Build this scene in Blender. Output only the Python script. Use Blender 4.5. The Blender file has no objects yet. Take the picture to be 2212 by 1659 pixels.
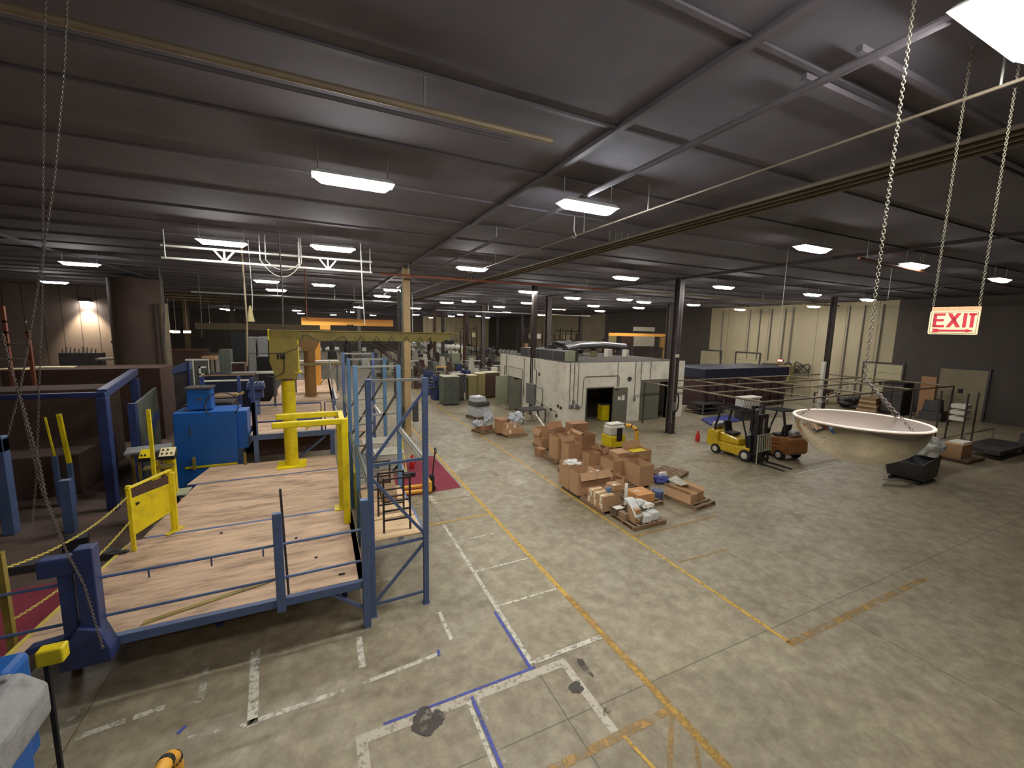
import bpy, bmesh, math, random
from mathutils import Vector, Matrix, noise
random.seed(7)
PI = math.pi
S = bpy.context.scene
COL = S.collection

# ------------------------------------------------------------ camera
CAM_H = 5.4
YAW, PITCH, ROLL, FPX = math.radians(25.156), math.radians(7.411), math.radians(1.2015), 891.35
W_, H_ = 2212.0, 1659.0
fw = Vector((math.sin(YAW)*math.cos(PITCH), math.cos(YAW)*math.cos(PITCH), -math.sin(PITCH)))
r0 = Vector((math.cos(YAW), -math.sin(YAW), 0)); u0 = r0.cross(fw)
rt = r0*math.cos(ROLL) + u0*math.sin(ROLL); up = -r0*math.sin(ROLL) + u0*math.cos(ROLL)
cam_d = bpy.data.cameras.new('camera'); cam = bpy.data.objects.new('camera', cam_d); COL.objects.link(cam)
cam_d.sensor_width = 36.0; cam_d.lens = FPX/W_*36.0; cam_d.clip_start = 0.05; cam_d.clip_end = 400
M = Matrix.Identity(4)
for i in range(3):
    M[i][0] = rt[i]; M[i][1] = up[i]; M[i][2] = -fw[i]
M[2][3] = CAM_H
cam.matrix_world = M
S.camera = cam
CP = Vector((0, 0, CAM_H))
def ray(px, py): return rt*((px-W_/2)/FPX) - up*((py-H_/2)/FPX) + fw
def G(px, py, z=0.0):                     # where the sight line through a pixel meets the level z
    d = ray(px, py); return CP + d*((z-CAM_H)/d.z)
def AX(px, py, X): d = ray(px, py); return CP + d*(X/d.x)
def AY(px, py, Y): d = ray(px, py); return CP + d*(Y/d.y)

# ------------------------------------------------------------ world, exposure
S.view_settings.view_transform = 'Standard'
try: S.view_settings.look = 'None'
except Exception: pass
S.view_settings.gamma = 1.0
S.view_settings.exposure = 1.55
S.view_settings.use_curve_mapping = False
cy = S.cycles
cy.max_bounces = 5; cy.diffuse_bounces = 3; cy.glossy_bounces = 2; cy.transmission_bounces = 2; cy.volume_bounces = 0; cy.transparent_max_bounces = 6
cy.caustics_reflective = False; cy.caustics_refractive = False
cy.use_adaptive_sampling = True; cy.adaptive_threshold = 0.05; cy.use_denoising = True; cy.sample_clamp_indirect = 4.0
wd = bpy.data.worlds.new('World'); S.world = wd; wd.use_nodes = True
wd.node_tree.nodes['Background'].inputs[0].default_value = (0.5, 0.45, 0.5, 1)
wd.node_tree.nodes['Background'].inputs[1].default_value = 0.02
LAMP_E = 42.0                             # emission of the ceiling lamps' lenses
LAMP_C = (1.0, 0.97, 0.92)

# ------------------------------------------------------------ materials
def lin(c):
    c /= 255.0
    return c/12.92 if c <= 0.04045 else ((c+0.055)/1.055)**2.4
def C(r, g, b): return (lin(r), lin(g), lin(b), 1)
def mul(c, f): return (c[0]*f, c[1]*f, c[2]*f, 1)
def nodemat(name):
    m = bpy.data.materials.new(name); m.use_nodes = True
    nt = m.node_tree; return m, nt, nt.nodes['Principled BSDF']
def mat(name, col, rough=0.6, metal=0.0, var=0.18, scale=3.0, dirt=None, dirt_amt=0.5, dirt_scale=2.0, bump=0.0, bscale=30.0, stretch=None, alpha=None, coat=0.0):
    m, nt, p = nodemat(name); N = nt.nodes; L = nt.links
    tc = N.new('ShaderNodeTexCoord'); geo = N.new('ShaderNodeNewGeometry')
    mp = N.new('ShaderNodeMapping'); L.new(geo.outputs['Position'], mp.inputs[0])
    if stretch: mp.inputs['Scale'].default_value = stretch
    nz = N.new('ShaderNodeTexNoise'); nz.inputs['Scale'].default_value = scale; nz.inputs['Detail'].default_value = 6
    nz.inputs['Roughness'].default_value = 0.62
    L.new(mp.outputs[0], nz.inputs['Vector'])
    rp = N.new('ShaderNodeValToRGB'); rp.color_ramp.elements[0].position = 0.3; rp.color_ramp.elements[1].position = 0.7
    rp.color_ramp.elements[0].color = mul(col, 1-var); rp.color_ramp.elements[1].color = mul(col, 1+var)
    L.new(nz.outputs['Fac'], rp.inputs[0]); out = rp.outputs[0]
    if dirt:
        n2 = N.new('ShaderNodeTexNoise'); n2.inputs['Scale'].default_value = dirt_scale; n2.inputs['Detail'].default_value = 9; n2.inputs['Roughness'].default_value = 0.7
        L.new(mp.outputs[0], n2.inputs['Vector'])
        r2 = N.new('ShaderNodeValToRGB'); r2.color_ramp.elements[0].position = 0.48; r2.color_ramp.elements[1].position = 0.72
        r2.color_ramp.elements[0].color = (0, 0, 0, 1); r2.color_ramp.elements[1].color = (dirt_amt,)*3+(1,)
        L.new(n2.outputs['Fac'], r2.inputs[0])
        mx = N.new('ShaderNodeMixRGB'); L.new(r2.outputs[0], mx.inputs[0]); L.new(out, mx.inputs[1]); mx.inputs[2].default_value = dirt
        out = mx.outputs[0]
    L.new(out, p.inputs['Base Color'])
    p.inputs['Roughness'].default_value = rough; p.inputs['Metallic'].default_value = metal
    if coat: p.inputs['Coat Weight'].default_value = coat; p.inputs['Coat Roughness'].default_value = 0.15
    if bump:
        nb = N.new('ShaderNodeTexNoise'); nb.inputs['Scale'].default_value = bscale; nb.inputs['Detail'].default_value = 4; L.new(mp.outputs[0], nb.inputs['Vector'])
        b = N.new('ShaderNodeBump'); b.inputs['Strength'].default_value = bump; b.inputs['Distance'].default_value = 0.02
        L.new(nb.outputs['Fac'], b.inputs['Height']); L.new(b.outputs[0], p.inputs['Normal'])
    if alpha is not None: p.inputs['Alpha'].default_value = alpha
    return m
def emit(name, col, e):
    m, nt, p = nodemat(name); p.inputs['Base Color'].default_value = (0.8, 0.8, 0.8, 1)
    p.inputs['Emission Color'].default_value = tuple(col)+(1,); p.inputs['Emission Strength'].default_value = e; return m
MAT = {}
def mk(k, *a, **kw): MAT[k] = mat(k, *a, **kw)
mk('blue_rack', C(84, 104, 144), 0.45, 0.0, 0.14, 2.5, dirt=C(90, 80, 72), dirt_amt=0.55, dirt_scale=5)
mk('blue_light', C(88, 124, 156), 0.45, 0.0, 0.12, 2.5, dirt=C(100, 92, 85), dirt_amt=0.4, dirt_scale=6)
mk('blue_deep', C(48, 62, 108), 0.5, 0.0, 0.2, 2.5, dirt=C(60, 50, 55), dirt_amt=0.6, dirt_scale=3)
mk('blue_bright', C(20, 92, 170), 0.42, 0.0, 0.08, 1.5, dirt=C(50, 70, 100), dirt_amt=0.4, dirt_scale=3)
mk('navy', C(22, 28, 52), 0.55, 0.0, 0.25, 2.0)
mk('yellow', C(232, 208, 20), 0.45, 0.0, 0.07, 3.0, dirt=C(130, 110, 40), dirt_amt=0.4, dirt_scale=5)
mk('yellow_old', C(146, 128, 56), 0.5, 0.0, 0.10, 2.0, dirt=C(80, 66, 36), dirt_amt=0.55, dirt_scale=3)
mk('ochre', C(150, 112, 60), 0.5, 0.0, 0.12, 3.0, dirt=C(80, 60, 40), dirt_amt=0.5, dirt_scale=3)
mk('orange_beam', C(246, 176, 78), 0.5, 0.0, 0.06, 3.0)
mk('truck_yellow', C(205, 172, 26), 0.35, 0.0, 0.08, 3.0, dirt=C(90, 76, 40), dirt_amt=0.5, dirt_scale=5, coat=0.4)
mk('truck_orange', C(150, 98, 52), 0.45, 0.0, 0.12, 3.0, dirt=C(80, 58, 44), dirt_amt=0.6, dirt_scale=4)
mk('jack_yellow', C(236, 172, 58), 0.45, 0.0, 0.08, 4.0)
mk('plywood', C(204, 172, 142), 0.75, 0.0, 0.20, 2.4, dirt=C(108, 84, 70), dirt_amt=0.95, dirt_scale=1.7, stretch=(0.55, 3.0, 1), bump=0.4, bscale=9)
mk('plywood_clean', C(214, 182, 140), 0.7, 0.0, 0.1, 2.0, dirt=C(160, 120, 90), dirt_amt=0.5, dirt_scale=2.5)
mk('wood', C(150, 122, 92), 0.8, 0.0, 0.22, 5.0, stretch=(1, 1, 1), dirt=C(80, 62, 48), dirt_amt=0.5, dirt_scale=5)
mk('wood_dark', C(104, 82, 66), 0.8, 0.0, 0.25, 5.0)
mk('carton', C(190, 150, 110), 0.8, 0.0, 0.07, 3.0, dirt=C(160, 122, 86), dirt_amt=0.5, dirt_scale=6)
mk('carton_dark', C(168, 126, 90), 0.8, 0.0, 0.08, 3.0)
mk('carton_orange', C(216, 156, 98), 0.8, 0.0, 0.06, 3.0)
mk('carton_in', C(206, 166, 124), 0.85, 0.0, 0.06, 3.0)
mk('paper', C(236, 230, 214), 0.75, 0.0, 0.05, 8.0)
mk('paper_dirty', C(206, 198, 176), 0.8, 0.0, 0.12, 6.0, dirt=C(120, 116, 100), dirt_amt=0.5, dirt_scale=9)
mk('white_bag', C(224, 222, 214), 0.6, 0.0, 0.1, 6.0, bump=0.5, bscale=12)
mk('film', C(190, 194, 198), 0.22, 0.0, 0.25, 9.0, bump=0.9, bscale=9, coat=0.6)
mk('foil_dark', C(72, 70, 72), 0.3, 0.0, 0.5, 6.0, bump=0.8, bscale=8, coat=0.5)
mk('red_mat', C(138, 44, 62), 0.85, 0.0, 0.1, 4.0, dirt=C(104, 48, 58), dirt_amt=0.5, dirt_scale=3)
mk('red', C(200, 40, 36), 0.5, 0.0, 0.1, 5.0)
mk('sign_red', C(186, 44, 62), 0.5, 0.0, 0.06, 20.0)
mk('sign_cream', C(240, 224, 176), 0.5, 0.0, 0.04, 25.0)
mk('sign_board', C(206, 158, 120), 0.75, 0.0, 0.1, 25.0, dirt=C(150, 104, 76), dirt_amt=0.6, dirt_scale=30)
mk('steel', C(128, 128, 126), 0.35, 0.8, 0.15, 6.0)
mk('galv', C(176, 176, 170), 0.38, 0.7, 0.12, 8.0)
mk('grey_paint', C(120, 122, 120), 0.5, 0.0, 0.12, 3.0)
mk('grey_dark', C(66, 64, 64), 0.55, 0.0, 0.2, 3.0, dirt=C(96, 80, 68), dirt_amt=0.4, dirt_scale=3)
mk('cast_grey', C(150, 148, 146), 0.6, 0.0, 0.18, 5.0, dirt=C(84, 76, 72), dirt_amt=0.6, dirt_scale=6, bump=0.4, bscale=18)
mk('green_grey', C(92, 98, 88), 0.5, 0.1, 0.16, 2.0, dirt=C(60, 56, 50), dirt_amt=0.6, dirt_scale=3)
mk('olive', C(150, 138, 92), 0.55, 0.0, 0.1, 3.0, dirt=C(96, 84, 56), dirt_amt=0.5, dirt_scale=3)
mk('pale_green', C(160, 162, 136), 0.5, 0.0, 0.08, 3.0)
mk('brown_rust', C(84, 62, 52), 0.85, 0.0, 0.3, 3.0, dirt=C(50, 36, 32), dirt_amt=0.7, dirt_scale=3)
mk('maroon', C(70, 46, 46), 0.7, 0.0, 0.2, 2.0)
mk('black', C(26, 25, 27), 0.6, 0.0, 0.2, 5.0)
mk('rubber', C(34, 33, 33), 0.8, 0.0, 0.15, 12.0)
mk('dark_frame', C(60, 44, 40), 0.5, 0.2, 0.2, 6.0)
mk('white_paint', C(222, 218, 204), 0.5, 0.0, 0.06, 3.0, dirt=C(160, 150, 130), dirt_amt=0.4, dirt_scale=4)
mk('bin_plastic', C(204, 198, 182), 0.45, 0.0, 0.06, 3.0, dirt=C(140, 130, 116), dirt_amt=0.5, dirt_scale=6)
mk('room_wall', C(236, 230, 212), 0.75, 0.0, 0.05, 1.0, dirt=C(140, 132, 112), dirt_amt=0.45, dirt_scale=1.2)
mk('room_roof', C(74, 66, 58), 0.9, 0.0, 0.25, 1.2)
mk('door_grey', C(112, 110, 96), 0.5, 0.0, 0.06, 2.0)
mk('conduit', C(120, 116, 108), 0.45, 0.3, 0.1, 6.0)
mk('column_beige', C(186, 158, 112), 0.6, 0.0, 0.08, 2.0, dirt=C(120, 96, 66), dirt_amt=0.5, dirt_scale=2)
mk('column_dark', C(72, 64, 62), 0.55, 0.1, 0.2, 2.0, dirt=C(110, 100, 90), dirt_amt=0.4, dirt_scale=4)
mk('ceiling_dark', C(100, 96, 104), 0.9, 0.0, 0.18, 0.7)
mk('joist', C(96, 91, 97), 0.75, 0.1, 0.15, 2.0)
mk('pipe_tan', C(132, 118, 96), 0.5, 0.2, 0.12, 3.0)
mk('pipe_white', C(178, 178, 172), 0.45, 0.2, 0.1, 3.0)
mk('pipe_red', C(140, 84, 62), 0.5, 0.2, 0.12, 3.0)
mk('cable', C(46, 42, 42), 0.6, 0.0, 0.1, 10.0)
mk('rope', C(150, 138, 110), 0.8, 0.0, 0.2, 20.0)
mk('chain_yellow', C(214, 196, 90), 0.5, 0.1, 0.12, 20.0)
mk('chain_steel', C(136, 132, 116), 0.4, 0.6, 0.2, 20.0)
mk('chain_dull', C(104, 94, 88), 0.5, 0.3, 0.2, 20.0)
mk('tarp_blue', C(76, 82, 158), 0.6, 0.0, 0.15, 5.0, bump=0.6, bscale=5)
mk('mirror', C(226, 220, 208), 0.07, 1.0, 0.04, 2.0)
mk('dome_in', C(150, 138, 130), 0.5, 0.0, 0.08, 3.0)
mk('dome_rim', C(206, 192, 176), 0.45, 0.0, 0.06, 5.0)
mk('dock_door', C(196, 186, 150), 0.55, 0.0, 0.05, 2.0)
mk('housing', C(210, 210, 208), 0.5, 0.2, 0.05, 5.0)
mk('oil', C(52, 44, 38), 0.35, 0.0, 0.3, 8.0)
MAT['lamp'] = emit('lamp', LAMP_C, LAMP_E)
MAT['lamp_dim'] = emit('lamp_dim', LAMP_C, LAMP_E*0.42)
MAT['lamp_bright'] = emit('lamp_bright', (0.93, 0.97, 1.0), LAMP_E*1.5)
MAT['lamp_warm'] = emit('lamp_warm', (1.0, 0.72, 0.30), 12)
MAT['lamp_red'] = emit('lamp_red', (1.0, 0.10, 0.07), 3)

def worn(name, col, keep=0.5, scale=7.0):          # floor paint rubbed through to the concrete
    m, nt, p = nodemat(name); N = nt.nodes; L = nt.links
    geo = N.new('ShaderNodeNewGeometry'); nz = N.new('ShaderNodeTexNoise'); nz.inputs['Scale'].default_value = scale
    nz.inputs['Detail'].default_value = 10; nz.inputs['Roughness'].default_value = 0.72
    L.new(geo.outputs['Position'], nz.inputs['Vector'])
    rp = N.new('ShaderNodeValToRGB'); rp.color_ramp.elements[0].position = keep-0.06; rp.color_ramp.elements[1].position = keep+0.10
    rp.color_ramp.elements[0].color = (1, 1, 1, 1); rp.color_ramp.elements[1].color = (0.12, 0.12, 0.12, 1)
    L.new(nz.outputs['Fac'], rp.inputs[0]); L.new(rp.outputs[0], p.inputs['Alpha'])
    n2 = N.new('ShaderNodeTexNoise'); n2.inputs['Scale'].default_value = 2.0; L.new(geo.outputs['Position'], n2.inputs['Vector'])
    r2 = N.new('ShaderNodeValToRGB'); r2.color_ramp.elements[0].color = mul(col, 0.78); r2.color_ramp.elements[1].color = mul(col, 1.08)
    L.new(n2.outputs['Fac'], r2.inputs[0]); L.new(r2.outputs[0], p.inputs['Base Color'])
    p.inputs['Roughness'].default_value = 0.55
    MAT[name] = m
worn('paint_yellow', C(206, 164, 66), 0.58); worn('paint_yellow_old', C(178, 140, 76), 0.47, 5)
worn('paint_white', C(214, 208, 188), 0.54, 9); worn('paint_white_old', C(200, 194, 176), 0.45, 6)
worn('paint_blue', C(76, 84, 166), 0.56, 6); worn('stain', C(70, 62, 54), 0.52, 4); worn('paint_frame', C(196, 186, 164), 0.57, 9)

def floor_material():
    m, nt, p = nodemat('floor_concrete'); N = nt.nodes; L = nt.links
    geo = N.new('ShaderNodeNewGeometry'); sep = N.new('ShaderNodeSeparateXYZ'); L.new(geo.outputs['Position'], sep.inputs[0])
    def noise_(s, d=8, r=0.6):
        n = N.new('ShaderNodeTexNoise'); n.inputs['Scale'].default_value = s; n.inputs['Detail'].default_value = d; n.inputs['Roughness'].default_value = r
        L.new(geo.outputs['Position'], n.inputs['Vector']); return n.outputs['Fac']
    def ramp(f, a, b, ca, cb):
        r = N.new('ShaderNodeValToRGB'); r.color_ramp.elements[0].position = a; r.color_ramp.elements[1].position = b
        r.color_ramp.elements[0].color = ca; r.color_ramp.elements[1].color = cb; L.new(f, r.inputs[0]); return r.outputs[0]
    def mix(f, a, b):
        x = N.new('ShaderNodeMixRGB'); L.new(f, x.inputs[0]); L.new(a, x.inputs[1])
        if isinstance(b, tuple): x.inputs[2].default_value = b
        else: L.new(b, x.inputs[2])
        return x.outputs[0]
    base = ramp(noise_(0.35, 6), 0.35, 0.68, C(140, 128, 104), C(176, 164, 136))
    fine = ramp(noise_(3.5, 9, 0.7), 0.40, 0.66, C(112, 100, 80), C(180, 168, 140))
    x = N.new('ShaderNodeMixRGB'); x.inputs[0].default_value = 0.5; L.new(base, x.inputs[1]); L.new(fine, x.inputs[2])
    c = mix(ramp(noise_(0.9, 10, 0.72), 0.56, 0.74, (0, 0, 0, 1), (0.7,)*3+(1,)), x.outputs[0], C(92, 78, 66))
    c = mix(ramp(noise_(5.0, 10, 0.75), 0.60, 0.72, (0, 0, 0, 1), (0.5,)*3+(1,)), c, C(84, 74, 62))
    # sawn joints every 6.1 m
    def joint(axis, off, per):
        a = N.new('ShaderNodeMath'); a.operation = 'ADD'; a.inputs[1].default_value = off; L.new(sep.outputs[axis], a.inputs[0])
        b = N.new('ShaderNodeMath'); b.operation = 'PINGPONG'; b.inputs[1].default_value = per/2; L.new(a.outputs[0], b.inputs[0])
        d = N.new('ShaderNodeMath'); d.operation = 'LESS_THAN'; d.inputs[1].default_value = 0.009; L.new(b.outputs[0], d.inputs[0]); return d.outputs[0]
    j = N.new('ShaderNodeMath'); j.operation = 'MAXIMUM'; L.new(joint(0, -2.99+61, 6.1), j.inputs[0]); L.new(joint(1, -4.28+61, 6.1), j.inputs[1])
    jm = N.new('ShaderNodeMath'); jm.operation = 'MULTIPLY'; jm.inputs[1].default_value = 0.6; L.new(j.outputs[0], jm.inputs[0])
    c = mix(jm.outputs[0], c, C(52, 46, 40))
    L.new(c, p.inputs['Base Color'])
    r = N.new('ShaderNodeMapRange'); L.new(noise_(1.3, 6), r.inputs[0]); r.inputs[1].default_value = 0.3; r.inputs[2].default_value = 0.7
    r.inputs[3].default_value = 0.30; r.inputs[4].default_value = 0.62; L.new(r.outputs[0], p.inputs['Roughness'])
    b = N.new('ShaderNodeBump'); b.inputs['Strength'].default_value = 0.08; b.inputs['Distance'].default_value = 0.02
    L.new(noise_(14, 4), b.inputs['Height']); L.new(b.outputs[0], p.inputs['Normal'])
    MAT['floor'] = m
floor_material()

def panel_material(name, col, axis, per, line=0.02, var=0.10, dirtc=None):     # tilt-up wall with vertical joints
    m, nt, p = nodemat(name); N = nt.nodes; L = nt.links
    geo = N.new('ShaderNodeNewGeometry'); sep = N.new('ShaderNodeSeparateXYZ'); L.new(geo.outputs['Position'], sep.inputs[0])
    n = N.new('ShaderNodeTexNoise'); n.inputs['Scale'].default_value = 0.5; n.inputs['Detail'].default_value = 8
    mp = N.new('ShaderNodeMapping'); mp.inputs['Scale'].default_value = (1, 1, 0.35); L.new(geo.outputs['Position'], mp.inputs[0]); L.new(mp.outputs[0], n.inputs['Vector'])
    r = N.new('ShaderNodeValToRGB'); r.color_ramp.elements[0].position = 0.3; r.color_ramp.elements[1].position = 0.7
    r.color_ramp.elements[0].color = mul(col, 1-var); r.color_ramp.elements[1].color = mul(col, 1+var); L.new(n.outputs['Fac'], r.inputs[0])
    b = N.new('ShaderNodeMath'); b.operation = 'PINGPONG'; b.inputs[1].default_value = per/2; L.new(sep.outputs[axis], b.inputs[0])
    d = N.new('ShaderNodeMath'); d.operation = 'LESS_THAN'; d.inputs[1].default_value = line; L.new(b.outputs[0], d.inputs[0])
    x = N.new('ShaderNodeMixRGB'); L.new(d.outputs[0], x.inputs[0]); L.new(r.outputs[0], x.inputs[1]); x.inputs[2].default_value = mul(col, 0.4)
    L.new(x.outputs[0], p.inputs['Base Color']); p.inputs['Roughness'].default_value = 0.8
    MAT[name] = m
panel_material('wall_panel', C(188, 175, 144), 1, 2.2, 0.02)
panel_material('wall_far_panel', C(216, 200, 162), 0, 2.4, 0.05, 0.2)
panel_material('wall_sheet', C(120, 104, 94), 0, 1.1, 0.03, 0.15)

# ------------------------------------------------------------ mesh helpers
def V(*a): return Vector(a)
class MB:
    def __init__(s): s.b = bmesh.new()
    def _hull8(s, P):
        v = [s.b.verts.new(p) for p in P]
        for f in ((0,3,2,1),(4,5,6,7),(0,1,5,4),(1,2,6,5),(2,3,7,6),(3,0,4,7)): s.b.faces.new([v[i] for i in f])
        return v
    def box(s, x0, y0, z0, x1, y1, z1):
        x0, x1 = min(x0,x1), max(x0,x1); y0, y1 = min(y0,y1), max(y0,y1); z0, z1 = min(z0,z1), max(z0,z1)
        s._hull8([V(x0,y0,z0),V(x1,y0,z0),V(x1,y1,z0),V(x0,y1,z0),V(x0,y0,z1),V(x1,y0,z1),V(x1,y1,z1),V(x0,y1,z1)]); return s
    def cbox(s, cx, cy, z0, w, d, h, rz=0, taper=1.0):
        P = []
        for (z, k) in ((z0, 1.0), (z0+h, taper)):
            for (a, b) in ((-1,-1),(1,-1),(1,1),(-1,1)):
                x, y = a*w/2*k, b*d/2*k
                P.append(V(cx+x*math.cos(rz)-y*math.sin(rz), cy+x*math.sin(rz)+y*math.cos(rz), z))
        s._hull8(P); return s
    def bar(s, p, q, w, h=None, upv=(0,0,1)):
        p, q = Vector(p), Vector(q); h = w if h is None else h
        d = (q-p).normalized(); u = Vector(upv)
        if abs(d.dot(u)) > 0.98: u = V(0,1,0)
        sx = d.cross(u).normalized(); u = sx.cross(d).normalized()
        P = [p+sx*(a*w/2)+u*(b*h/2) for a, b in ((-1,-1),(1,-1),(1,1),(-1,1))]+[q+sx*(a*w/2)+u*(b*h/2) for a, b in ((-1,-1),(1,-1),(1,1),(-1,1))]
        s._hull8(P); return s
    def path(s, pts, r, n=6, closed=False):
        pts = [Vector(p) for p in pts]; m = len(pts); rings = []; ref = None
        for i, p in enumerate(pts):
            a = pts[i-1] if (i > 0 or closed) else p; b = pts[(i+1) % m] if (i < m-1 or closed) else p
            t = (b-a).normalized()
            if ref is None:
                ref = V(0,0,1) if abs(t.z) < 0.9 else V(1,0,0)
            x = t.cross(ref)
            if x.length < 1e-5: x = t.cross(V(0.3,1,0.2))
            x.normalize(); y = x.cross(t).normalized(); ref = y
            rr = r[i] if isinstance(r, (list, tuple)) else r
            rings.append([s.b.verts.new(p + x*(rr*math.cos(2*PI*k/n)) + y*(rr*math.sin(2*PI*k/n))) for k in range(n)])
        rng = range(m if closed else m-1)
        for i in rng:
            A, B = rings[i], rings[(i+1) % m]
            for k in range(n): s.b.faces.new((A[k], A[(k+1)%n], B[(k+1)%n], B[k]))
        if not closed:
            s.b.faces.new(list(reversed(rings[0]))); s.b.faces.new(rings[-1])
        return s
    def tube(s, p, q, r, n=8): return s.path([p, q], r, n)
    def lathe(s, c, prof, n=24, axis='z', cap=True):
        c = Vector(c); rings = []
        for (r, z) in prof:
            ring = []
            for k in range(n):
                a = 2*PI*k/n; x, y = r*math.cos(a), r*math.sin(a)
                o = V(x, y, z) if axis == 'z' else (V(z, x, y) if axis == 'x' else V(x, z, y))
                ring.append(s.b.verts.new(c+o))
            rings.append(ring)
        for A, B in zip(rings, rings[1:]):
            for k in range(n): s.b.faces.new((A[k], A[(k+1)%n], B[(k+1)%n], B[k]))
        if cap: s.b.faces.new(list(reversed(rings[0]))); s.b.faces.new(rings[-1])
        return s
    def prism(s, pts, ext):
        ext = Vector(ext); a = [s.b.verts.new(Vector(p)) for p in pts]; b = [s.b.verts.new(Vector(p)+ext) for p in pts]; n = len(a)
        s.b.faces.new(a); s.b.faces.new(list(reversed(b)))
        for i in range(n): s.b.faces.new((a[i], b[i], b[(i+1)%n], a[(i+1)%n]))
        return s
    def slab(s, P, t):                     # four-cornered sheet with thickness t along its normal
        P = [Vector(p) for p in P]; n = (P[1]-P[0]).cross(P[3]-P[0]).normalized()*t
        s._hull8(P+[p+n for p in P]); return s
    def strip(s, pts, w, z=0.003):         # flat painted strip on the floor through the points
        pts = [V(p[0], p[1], 0) for p in pts]
        for p, q in zip(pts, pts[1:]):
            d = (q-p).normalized(); nrm = V(-d.y, d.x, 0)*w/2
            s.b.faces.new([s.b.verts.new(v+V(0,0,z)) for v in (p-nrm, q-nrm, q+nrm, p+nrm)])
        return s
    def blob(s, c, rx, ry, rz_, amp=0.18, sub=3, seed=0, flat=0.0):
        ret = bmesh.ops.create_icosphere(s.b, subdivisions=sub, radius=1.0)
        for v in ret['verts']:
            n = noise.noise(v.co*1.7+V(seed*3.1, seed, 5))*amp + noise.noise(v.co*4.5+V(seed, 1, seed))*amp*0.45
            k = 1+n; co = v.co*k
            if flat: co.z = max(co.z, -flat)
            v.co = V(c[0]+co.x*rx, c[1]+co.y*ry, c[2]+co.z*rz_)
        return s
    def chain(s, p, q, link=0.04, r=0.004, sag=0.0, n=None):
        p, q = Vector(p), Vector(q); L = (q-p).length; m = n or max(2, int(L/(link*0.78)))
        pt = lambda t: p.lerp(q, t)-V(0,0,sag*4*t*(1-t))
        for i in range(m):
            c = pt((i+0.5)/m); d = (pt((i+1)/m)-pt(i/m)).normalized()
            a = d.cross(V(0.2,0.1,1) if abs(d.z) < 0.9 else V(1,0.3,0)).normalized(); b = d.cross(a)
            if i % 2: a = b
            pts = []
            for k in range(8):
                th = 2*PI*k/8; pts.append(c + d*(link*0.5*math.cos(th)) + a*(link*0.30*math.sin(th)))
            s.path(pts, r, 4, closed=True)
        return s
    def xf(s, Mx): bmesh.ops.transform(s.b, matrix=Mx, verts=s.b.verts); return s
def sm(o, ang=40):
    for p in o.data.polygons: p.use_smooth = True
    try: o.data.set_sharp_from_angle(angle=math.radians(ang))
    except Exception: pass
    return o
def link(name, mb, mt, parent=None, smooth=False, bevel=0.0, local=False):
    me = bpy.data.meshes.new(name); bmesh.ops.recalc_face_normals(mb.b, faces=mb.b.faces)
    if parent is not None and not local:
        r = parent
        while r.parent: r = r.parent
        inv = (Matrix.Translation(r.location) @ Matrix.Rotation(r.rotation_euler.z, 4, 'Z')).inverted()
        if r.type == 'EMPTY' or r.get('origin_moved'): bmesh.ops.transform(mb.b, matrix=inv, verts=mb.b.verts)
    mb.b.to_mesh(me); mb.b.free()
    o = bpy.data.objects.new(name, me); COL.objects.link(o)
    me.materials.append(MAT[mt] if isinstance(mt, str) else mt)
    if parent is not None: o.parent = parent
    if bevel:
        bv = o.modifiers.new('bevel', 'BEVEL'); bv.width = bevel; bv.segments = 2; bv.limit_method = 'ANGLE'
    if smooth: sm(o)
    return o
def tag(o, label, cat, group=None, kind=None):
    o['label'] = label; o['category'] = cat
    if group: o['group'] = group
    if kind: o['kind'] = kind
    return o
def thing(name, label, cat, loc=(0,0,0), rz=0, group=None):
    o = bpy.data.objects.new(name, None); COL.objects.link(o); o.empty_display_size = 0.2
    o.location = loc; o.rotation_euler = (0,0,rz); return tag(o, label, cat, group)
def solo(name, mb, mt, label, cat, group=None, kind=None, smooth=False, bevel=0.0):   # a thing of one mesh, origin at its base
    vs = [v.co for v in mb.b.verts]; x = [v.x for v in vs]; y = [v.y for v in vs]; z = [v.z for v in vs]
    c = V((min(x)+max(x))/2, (min(y)+max(y))/2, min(z)); bmesh.ops.translate(mb.b, vec=-c, verts=mb.b.verts)
    o = link(name, mb, mt, None, smooth, bevel); o.location = c; o['origin_moved'] = 1
    return tag(o, label, cat, group, kind)
def struct(name, mb, mt, parent=None, smooth=False):
    o = link(name, mb, mt, parent, smooth)
    if parent is None: o['kind'] = 'structure'
    return o
def dup(root, loc, rz=None, label=None, group=None):
    r = root.copy(); COL.objects.link(r); r.location = loc
    if rz is not None: r.rotation_euler = (0,0,rz)
    if label: r['label'] = label
    if group: r['group'] = group
    for ch in list(root.children):
        c = ch.copy(); COL.objects.link(c); c.parent = r
        for g in list(ch.children):
            d = g.copy(); COL.objects.link(d); d.parent = c
    return r

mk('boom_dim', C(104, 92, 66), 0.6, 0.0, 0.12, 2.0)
mk('silo', C(96, 76, 66), 0.7, 0.0, 0.22, 0.8)

ORD = 'first second third fourth fifth sixth seventh eighth ninth tenth eleventh twelfth thirteenth fourteenth fifteenth sixteenth seventeenth eighteenth nineteenth twentieth'.split()
ORD += ['twenty-'+w for w in ORD[:9]] + ['thirtieth'] + ['thirty-'+w for w in ORD[:9]]

mk('pipe_dim', C(108, 98, 84), 0.55, 0.1, 0.12, 3.0)
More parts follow.
